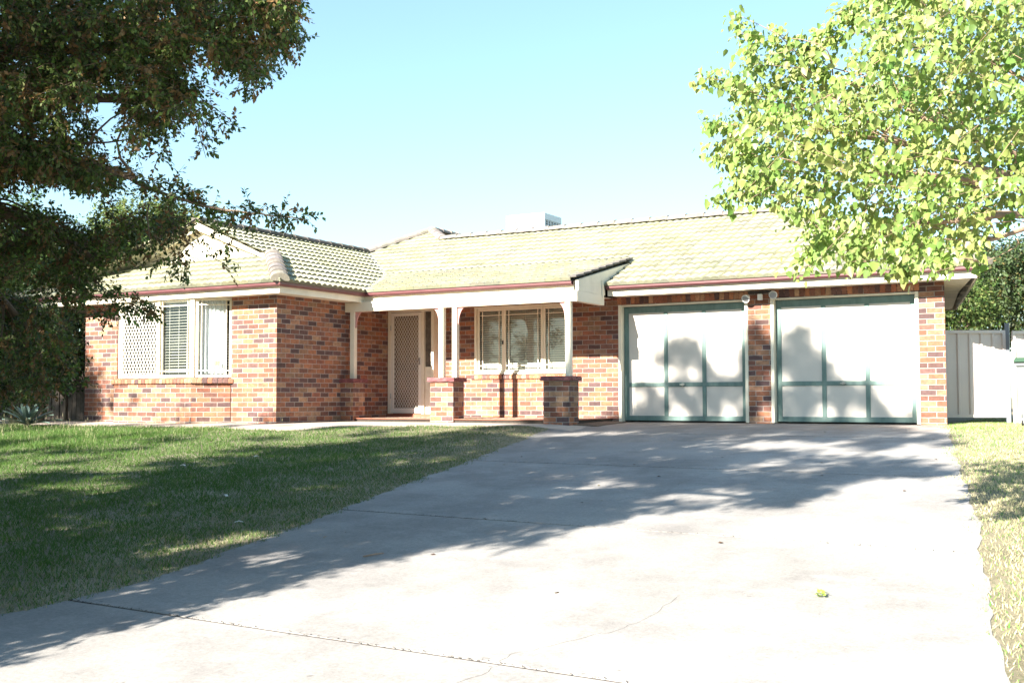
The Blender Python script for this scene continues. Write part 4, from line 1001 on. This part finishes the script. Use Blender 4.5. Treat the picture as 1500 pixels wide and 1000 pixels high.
def bright_tree():
    bp = at(1850, 700, 8.5); base = Vector((bp.x, bp.y, float(G(bp.x, bp.y))))
    T = empty('broad_leaved_tree', base, 'sunlit yellow-green tree with large pointed leaves leaning in from the right', 'tree')
    PO = [(1262, -60), (1252, 20), (1290, 40), (1262, 66), (1235, 62), (1258, 100), (1240, 118), (1210, 100), (1188, 112), (1160, 70), (1172, 120), (1120, 92), (1108, 55), (1085, 50), (1100, 110), (1060, 100), (1062, 120), (1100, 150), (1078, 178), (1070, 225), (1082, 262), (1078, 290), (1130, 285), (1165, 312), (1200, 330), (1195, 385), (1235, 355), (1262, 372), (1300, 365), (1335, 385), (1365, 352), (1400, 372), (1430, 330), (1470, 315), (1560, 315), (1560, -60)]
    cs = sample_poly(PO, 640, 6.0, 8.6)
    sp_ = [((1130, 90), (1087, 25), 6.9), ((1110, 135), (1042, 112), 6.9), ((1160, 90), (1148, 55), 7), ((1100, 190), (1052, 182), 6.9), ((1110, 225), (1050, 228), 6.8), ((1130, 270), (1068, 292), 6.7), ((1230, 60), (1225, 48), 7.2), ((1215, 110), (1165, 95), 7.2), ((1215, 340), (1190, 388), 6.4),
           ((1280, 360), (1272, 385), 6.2), ((1330, 370), (1335, 402), 6.0), ((1380, 365), (1400, 392), 6.1), ((1260, 25), (1240, 20), 7.3), ((1205, 90), (1195, 60), 7.1), ((1430, 330), (1435, 385), 6.3)]
    ex = []
    for a, b, D in sp_:
        n = 5
        for i in range(n):
            t = i/(n-1); ex.append(tuple(at(a[0]+(b[0]-a[0])*t+RNG.normal()*3, a[1]+(b[1]-a[1])*t+RNG.normal()*3, D+RNG.normal()*.08)))
    ex = np.array(ex)
    def px_of(p):
        d = Vector(p)-CAM; f = d.dot(F_); return (750+FPX*d.dot(R_)/f, 500-FPX*d.dot(U_)/f)
    PP, DD, NN, SS, CC, S0, S1_ = [], [], [], [], [], [], []
    Rv, Uv, Fv = np.array(R_), np.array(U_), np.array(F_); shoots = []
    for c in cs:
        ang = RNG.normal()*.55+.35; x_, y_ = px_of(c)
        if y_ > 300: ang -= .9
        d = -Rv*math.cos(ang)+Uv*math.sin(ang)+Fv*RNG.normal()*.45; d /= np.linalg.norm(d); L = RNG.uniform(.25, .55)
        for k in range(5):
            e = c+d*L; q = np.array([px_of(e)])
            if inpoly(q, PO)[0]: break
            L *= .6
        shoots.append((c, d, L))
    for c in ex:
        for _ in range(2): shoots.append((c, (-Rv*.8+Uv*.4+RNG.normal(size=3)*.3), .13))
    for c, d, L in shoots:
        d = d/np.linalg.norm(d); n = int(10+L*46); t = (np.arange(n)+RNG.random(n))/n; base_c = palette(1, BRIGHTC, BRIGHTW, .1)[0]*(1 if np.dot(c-np.array(CAM), Fv) < 7.4 else .8)*RNG.uniform(.7, 1.12)  # shoots deeper in the crown coloured darker, their shade put into the colour
        p = c+d*L*t[:, None]+np.array([0, 0, -1.])*(L*.35*t[:, None]**2)+RNG.normal(size=(n, 3))*.035
        PP.append(p); DD.append(d*.35+np.array([0, 0, -.9])+RNG.normal(size=(n, 3))*.42)
        NN.append(np.array([-.25, -.8, .45])+RNG.normal(size=(n, 3))*.55); SS.append(.056*(.38+.85*RNG.random(n)**1.3)*(1.1-.35*t)); CC.append(np.clip(base_c*.6+palette(n, BRIGHTC, BRIGHTW, .12)*.4, .02, 1)); S0.append(c); S1_.append(c+d*L+np.array([0, 0, -L*.3]))
    V, F, C = leaves(*map(np.concatenate, (PP, DD, NN, SS)), *HEART, np.concatenate(CC))
    crown = mesh_np('crown', V, F, M_bleaf, T, C)
    twig_mesh(np.array(S0), np.array(S1_), .0022, 'twig', M_twig, crown)
    mb = MB(); random.seed(9)
    mb.tube(bezier(base-Vector((0, 0, .2)), base+Vector((.1, 0, 1)), at(1700, 330, 8), 8), [.2-.008*i for i in range(9)], 12)
    top = at(1700, 330, 8)
    for h in (at(1480, 250, 7.4), at(1450, 90, 7.4), at(1330, 160, 7.2), at(1260, 260, 6.9), at(1420, 360, 6.8), at(1300, 340, 6.7), at(1180, 180, 7)):
        pts = limb(mb, top, h, .04, .009, .15)
        for c in sorted(cs.tolist(), key=lambda c: (Vector(c)-h).length)[:16:2]: limb(mb, pts[random.randint(5, 8)], c, .006, .002, .03, 4)
    for a, b, D in sp_: limb(mb, at(a[0]+60, a[1]+20, D+.1), at(*b, D), .005, .0015, .04, 5)
    mb.build('trunk', M_twig, T, smooth=True)
bright_tree()
MIDC = [(.045, .085, .02), (.065, .11, .024), (.03, .06, .014), (.09, .12, .033)]; MIDW = [3, 2, 3, 1]
LIMEC = [(.12, .16, .05), (.16, .19, .06), (.085, .13, .035)]; LIMEW = [3, 2, 2]
DULLC = [(.05, .085, .03), (.075, .115, .04), (.10, .13, .07), (.13, .11, .04)]; DULLW = [4, 3, 2, 1]
def far_tree(name, label, cat, lobes, trunk, cols, wts, per=60, size=.13, group=None, seed=0):
    """lobes: (centre, radii, clumps); each lobe is a cloud of small leafy clumps with gaps"""
    T = empty(name, (trunk[0], trunk[1], float(G(trunk[0], trunk[1]))), label, cat, group); cs = []
    for c, r, n in lobes:
        u = rndunit(n)*(RNG.random((n, 1))**.35); cs.append(np.array(c)+u*np.array(r))
    cs = np.vstack(cs); P = twig_cloud(cs, np.full(len(cs), size*3.4), per//6, size*3, 6, size, .25, cols, wts)
    V, F, C = leaves(*P[:4], *SMALL, P[4]); mesh_np('crown', V, F, M_dleaf, T, C)
    mb = MB(); random.seed(seed); z0 = float(G(trunk[0], trunk[1])); top = Vector(lobes[0][0]); b = Vector((trunk[0], trunk[1], z0-.1))
    h = max(.5, (top.z-z0)); mb.tube(bezier(b, b+Vector((.1, 0, h*.3)), top, 8), [h*.035*(1-.09*i) for i in range(9)], 8)
    for k in range(9): limb(mb, b+(top-b)*random.uniform(.35, .95), cs[random.randrange(len(cs))], h*.013, h*.004, .2)
    mb.build('trunk', M_bark, T, smooth=True)
def lob(px, py, D, rx, rz, n, ry=None): c = at(px, py, D); return (tuple(c), (rx, ry or rx, rz), n)
t1 = at(215, 560, 42)
far_tree('lime_tree', 'pale lime green sunlit tree rising behind the gabled left wing', 'tree', [lob(205, 340, 42, 2.0, 1.3, 150), lob(262, 345, 42, 1.3, 1.2, 70), lob(160, 385, 41, 1.8, 1.4, 90)], (t1.x, t1.y), LIMEC, LIMEW, 72, .13)
t1 = at(120, 560, 33)
far_tree('green_tree', 'mid green tree behind the left end of the house roof', 'tree', [lob(120, 395, 33, 1.9, 1.3, 150), lob(215, 375, 35, 1.6, 1.0, 80), lob(60, 420, 30, 1.6, 1.5, 110)], (t1.x, t1.y), MIDC, MIDW, 72, .12)
t1 = at(10, 560, 27)
far_tree('leafy_tree', 'bushy mid green tree at the far left edge behind the dark branches', 'tree', [lob(0, 400, 26, 1.9, 2.0, 190), lob(-60, 480, 25, 2.2, 1.6, 120), lob(60, 480, 26, 1.2, 1.2, 110)], (t1.x, t1.y), MIDC, MIDW, 78, .11)
for i, (px, py, D, lab) in enumerate(((15, 555, 21, 'dark shrub left of the agave at the picture edge'), (95, 520, 23, 'dark shrub pressed against the paling fence by the house corner'), (60, 480, 22, 'taller dark shrub rising behind the agave'))):
    t1 = at(px, 600, D)
    far_tree('garden_shrub', lab, 'shrub', [lob(px, py, D, .75, .7, 70), lob(px-25, py-35, D+.4, .7, .6, 50)], (t1.x, t1.y), DULLC, DULLW, 72, .07, 'shrubs in the shaded corner left of the house', i)
for i, (px, py, D, rx, rz, n, lab) in enumerate(((1395, 462, 30, 1.2, .8, 90, 'low yellowish green tree directly above the side gate'), (1450, 430, 33, 1.6, 1.5, 190, 'dark dense tree behind the gate post'), (1540, 425, 31, 1.8, 1.8, 190, 'dark grey-green tree cut by the right edge of the picture'))):
    t1 = at(px, 600, D)
    far_tree('boundary_tree', lab, 'tree', [lob(px, py, D, rx, rz, n), lob(px+10, py-35, D+1, rx*.8, rz*.7, n//2)], (t1.x, t1.y), [MIDC+LIMEC, DULLC, DULLC][i], [MIDW+LIMEW, DULLW, DULLW][i], 72, .11, 'trees behind the right fence', i+7)
# agave
ag = at(40, 612, 19.6); AG = empty('agave', (ag.x, ag.y, float(G(ag.x, ag.y))), 'blue-green agave rosette in shade left of the house', 'plant')
m_ = MB(); random.seed(4); az = float(G(ag.x, ag.y))
for i in range(26):
    a = i*2.399; el = .25+1.15*(i/26)**1.2; L = .62-.12*(i/26); d = Vector((math.cos(a)*math.cos(el), math.sin(a)*math.cos(el), math.sin(el))); s = Vector((-math.sin(a), math.cos(a), 0)); u = s.cross(d)*-1
    prev = None
    for k in range(7):
        t = k/6; wd = .045*math.sin(math.pi*(.18+.82*t))**.7*(1 if t < 1 else 0)+.001; c = Vector((ag.x, ag.y, az+.05))+d*L*t+Vector((0, 0, -.12*t*t)); cur_ = (c-s*wd+Vector((0, 0, .015)), c-Vector((0, 0, .006)), c+s*wd+Vector((0, 0, .015)))
        if prev: m_.quad(prev[0], prev[1], cur_[1], cur_[0]); m_.quad(prev[1], prev[2], cur_[2], cur_[1])
        prev = cur_
m_.build('leaf', M_agave, AG)['kind'] = 'stuff'
# ------------------------------------------------------------------ grass
def vnoise(x, y, s, seed):
    """smooth value noise for patches of green and dry grass"""
    r = np.random.default_rng(seed); T = r.random((64, 64)); u, v = x/s+100, y/s+100; i, j = np.floor(u).astype(int), np.floor(v).astype(int); fu, fv = sst(u-i), sst(v-j)
    g = lambda a, b: T[a % 64, b % 64]
    return g(i, j)*(1-fu)*(1-fv)+g(i+1, j)*fu*(1-fv)+g(i, j+1)*(1-fu)*fv+g(i+1, j+1)*fu*fv
def grass():
    n = 700000
    X = RNG.uniform(-15, 2.6, n); Y = RNG.uniform(-17.5, -2.2, n)
    edge = interp(DL, Y)+.03*np.sin(Y*9)+.03*np.sin(Y*23); px_ = np.array([p[0] for p in PLOW]); py_ = np.array([p[1] for p in PLOW]); low = np.interp(X, px_, py_)
    dist = edge-X; keep = (dist > -.11*vnoise(X, Y, .13, 21)*vnoise(X, Y, .6, 22)*2.2+.02) & (Y < low+.02)
    keep &= RNG.random(n) < np.clip(.45+.55*(14-np.hypot(X-8.1, Y+18.4))/8+.5, .5, 1)
    dn = vnoise(X, Y, .5, 1)*.5+vnoise(X, Y, 1.7, 2)*.5
    keep &= RNG.random(n) < np.clip(.6+dist*.9, 0, 1)+.2
    X, Y, dist, dn = X[keep], Y[keep], dist[keep], dn[keep]
    nearhouse = sst((Y+7.5)/3)
    dry = np.clip(1.15-dist*.62, 0, 1)*.5 + np.clip((dn-.55)*3, 0, 1)*.4 + .26*nearhouse + .2*RNG.random(len(X))-.2
    # right-hand verge
    m = 330000; X2 = RNG.uniform(5.3, 11, m); Y2 = RNG.uniform(-15, 5, m); k2 = X2 > interp(DR, Y2)-.13*vnoise(X2, Y2, .12, 31)*vnoise(X2, Y2, .5, 32)*2; X2, Y2 = X2[k2], Y2[k2]
    d2 = X2-interp(DR, Y2); k3 = RNG.random(len(X2)) < np.clip(.5+d2*1.5, 0, 1)*(.5+.5*sst((vnoise(X2, Y2, .8, 5)-.25)/.3)); X2, Y2, d2 = X2[k3], Y2[k3], d2[k3]
    dry2 = .62+.4*vnoise(X2, Y2, .9, 6)-.35*sst((Y2+5)/4)
    H = np.concatenate([(.022+.02*RNG.random(len(X)))*(1.15-.5*np.clip(dry, 0, 1)), .022+.018*RNG.random(len(X2))])
    # rank seedy growth in the far left corner
    tall = (X < -4.5) & (Y > -8.3); H[:len(X)] *= np.where(tall, 1.5, 1)*(.75+.6*vnoise(X, Y, .28, 9))
    X, Y, dry = np.concatenate([X, X2]), np.concatenate([Y, Y2]), np.concatenate([dry, dry2])
    k = len(X); a = RNG.uniform(0, 2*math.pi, k); w = .0028+.0022*RNG.random(k); lean = RNG.normal(size=(k, 2))*H[:, None]*.55; Z = G(X, Y)-.001
    V = np.empty((k, 3, 3)); V[:, 0] = np.stack([X-np.cos(a)*w, Y-np.sin(a)*w, Z], 1); V[:, 1] = np.stack([X+np.cos(a)*w, Y+np.sin(a)*w, Z], 1); V[:, 2] = np.stack([X+lean[:, 0], Y+lean[:, 1], Z+H], 1)
    g0, g1_, dr = np.array([.045, .125, .02]), np.array([.11, .175, .04]), np.array([.29, .26, .16]); q = RNG.random((k, 1)); c = g0*(1-q)+g1_*q
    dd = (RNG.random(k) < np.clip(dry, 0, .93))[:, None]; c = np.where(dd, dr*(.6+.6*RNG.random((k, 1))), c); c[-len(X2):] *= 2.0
    # seed stalks
    s = 800; SX = RNG.uniform(-13, -1.5, s); SY = RNG.uniform(-9, -5.2, s); kk = RNG.random(s) < np.clip((-SX-1)/7, .12, 1); SX, SY = SX[kk], SY[kk]; s = len(SX); h = RNG.uniform(.08, .24, s); SZ = G(SX, SY); a = RNG.uniform(0, 6.28, s); ln = RNG.normal(size=(s, 2))*h[:, None]*.25
    VS = np.empty((s, 2, 3, 3)); w_ = .001
    VS[:, 0, 0] = np.stack([SX-w_, SY, SZ], 1); VS[:, 0, 1] = np.stack([SX+w_, SY, SZ], 1); VS[:, 0, 2] = np.stack([SX+ln[:, 0], SY+ln[:, 1], SZ+h], 1)
    VS[:, 1, 0] = VS[:, 0, 2]+np.array([-.0028, 0, -.03]); VS[:, 1, 1] = VS[:, 0, 2]+np.array([.0028, 0, -.03]); VS[:, 1, 2] = VS[:, 0, 2]+np.array([0, 0, .03])
    V = np.vstack([V.reshape(-1, 3), VS.reshape(-1, 3)]); c = np.vstack([c, np.tile([[.34, .32, .19]], (s*2, 1))]); F = np.arange(len(V)).reshape(-1, 3)
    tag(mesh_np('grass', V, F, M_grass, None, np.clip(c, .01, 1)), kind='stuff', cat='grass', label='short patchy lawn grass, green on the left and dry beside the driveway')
grass()
# ------------------------------------------------------------------ litter
def gpt(px, py):
    d = F_+R_*((px-750)/FPX)+U_*((500-py)/FPX); t = 3.
    while t < 60:
        p = CAM+d*t
        if p.z < float(G(p.x, p.y))+.01: return p
        t += .02
    return p
p = gpt(1208, 874); nn_ = 14
P = np.array([(p.x+RNG.normal()*.028, p.y+RNG.normal()*.028, p.z+.01+RNG.random()*.02) for _ in range(nn_)]); D = rndunit(nn_)*np.array([1, 1, .25]); Nn = rndunit(nn_)*.5+np.array([0, 0, 1.])
V, F, C = leaves(P, D, Nn, np.full(nn_, .028), *HEART, palette(nn_, [(.22, .34, .06), (.35, .42, .08)], [1, 1]))
tag(mesh_np('leaf_sprig', V, F, M_bleaf, None, C), 'small green leafy sprig lying alone on the sunlit driveway', 'sprig')
p = gpt(532, 816); q = gpt(562, 811); m_ = MB(); m_.tube([p+Vector((0, 0, .008)), (p+q)/2+Vector((.01, .02, .012)), q+Vector((0, 0, .008))], [.006, .007, .004], 6); tag(m_.build('stick', M_twig), 'short brown stick on the concrete near the shadow edge', 'stick')
SCR = [(268, 684, 'white scrap of bark on the lawn, leftmost'), (376, 671, 'pale bark scrap on the lawn nearest the path'), (331, 729, 'thin pale bark curl on the lawn below the others'), (350, 768, 'pale curl of bark on the dry lawn, nearest the driveway joint')]
for i, (x, y, lab) in enumerate(SCR):
    p = gpt(x, y); m_ = MB(); s = .05; z = float(G(p.x, p.y))+.03; a = i*1.3; e = Vector((math.cos(a), math.sin(a), 0)); f_ = Vector((-e.y, e.x, 0)); prev = None
    for k in range(6):
        t = k/5; c = Vector((p.x, p.y, z+.012*math.sin(t*3.1)))+e*(t-.5)*s*1.4; cur_ = (c-f_*.014*(1-.4*t), c+f_*.014)
        if prev: m_.quad(prev[0], prev[1], cur_[1], cur_[0])
        prev = cur_
    o = m_.build('bark_scrap', M_white); o.modifiers.new('solid', 'SOLIDIFY').thickness = .003; tag(o, lab, 'bark', 'pale bark scraps on the lawn')
for i in range(26):                                   # dead leaves dropped on the concrete
    x, y = RNG.uniform(.8, 6.5), RNG.uniform(-12.5, -1.2)
    if i == 0: LV = []
    LV.append((x, y, float(G(x, y))+.014))
LV = np.array(LV); V, F, C = leaves(LV, rndunit(26)*np.array([1, 1, .1]), rndunit(26)*.3+np.array([0, 0, 1.]), np.full(26, .05), *SMALL, palette(26, [(.12, .07, .04), (.2, .13, .06)], [1, 1]))
tag(mesh_np('leaf_litter', V, F, M_dleaf, None, C), 'scattered dead leaves on the shaded driveway', 'leaf litter', kind='stuff')
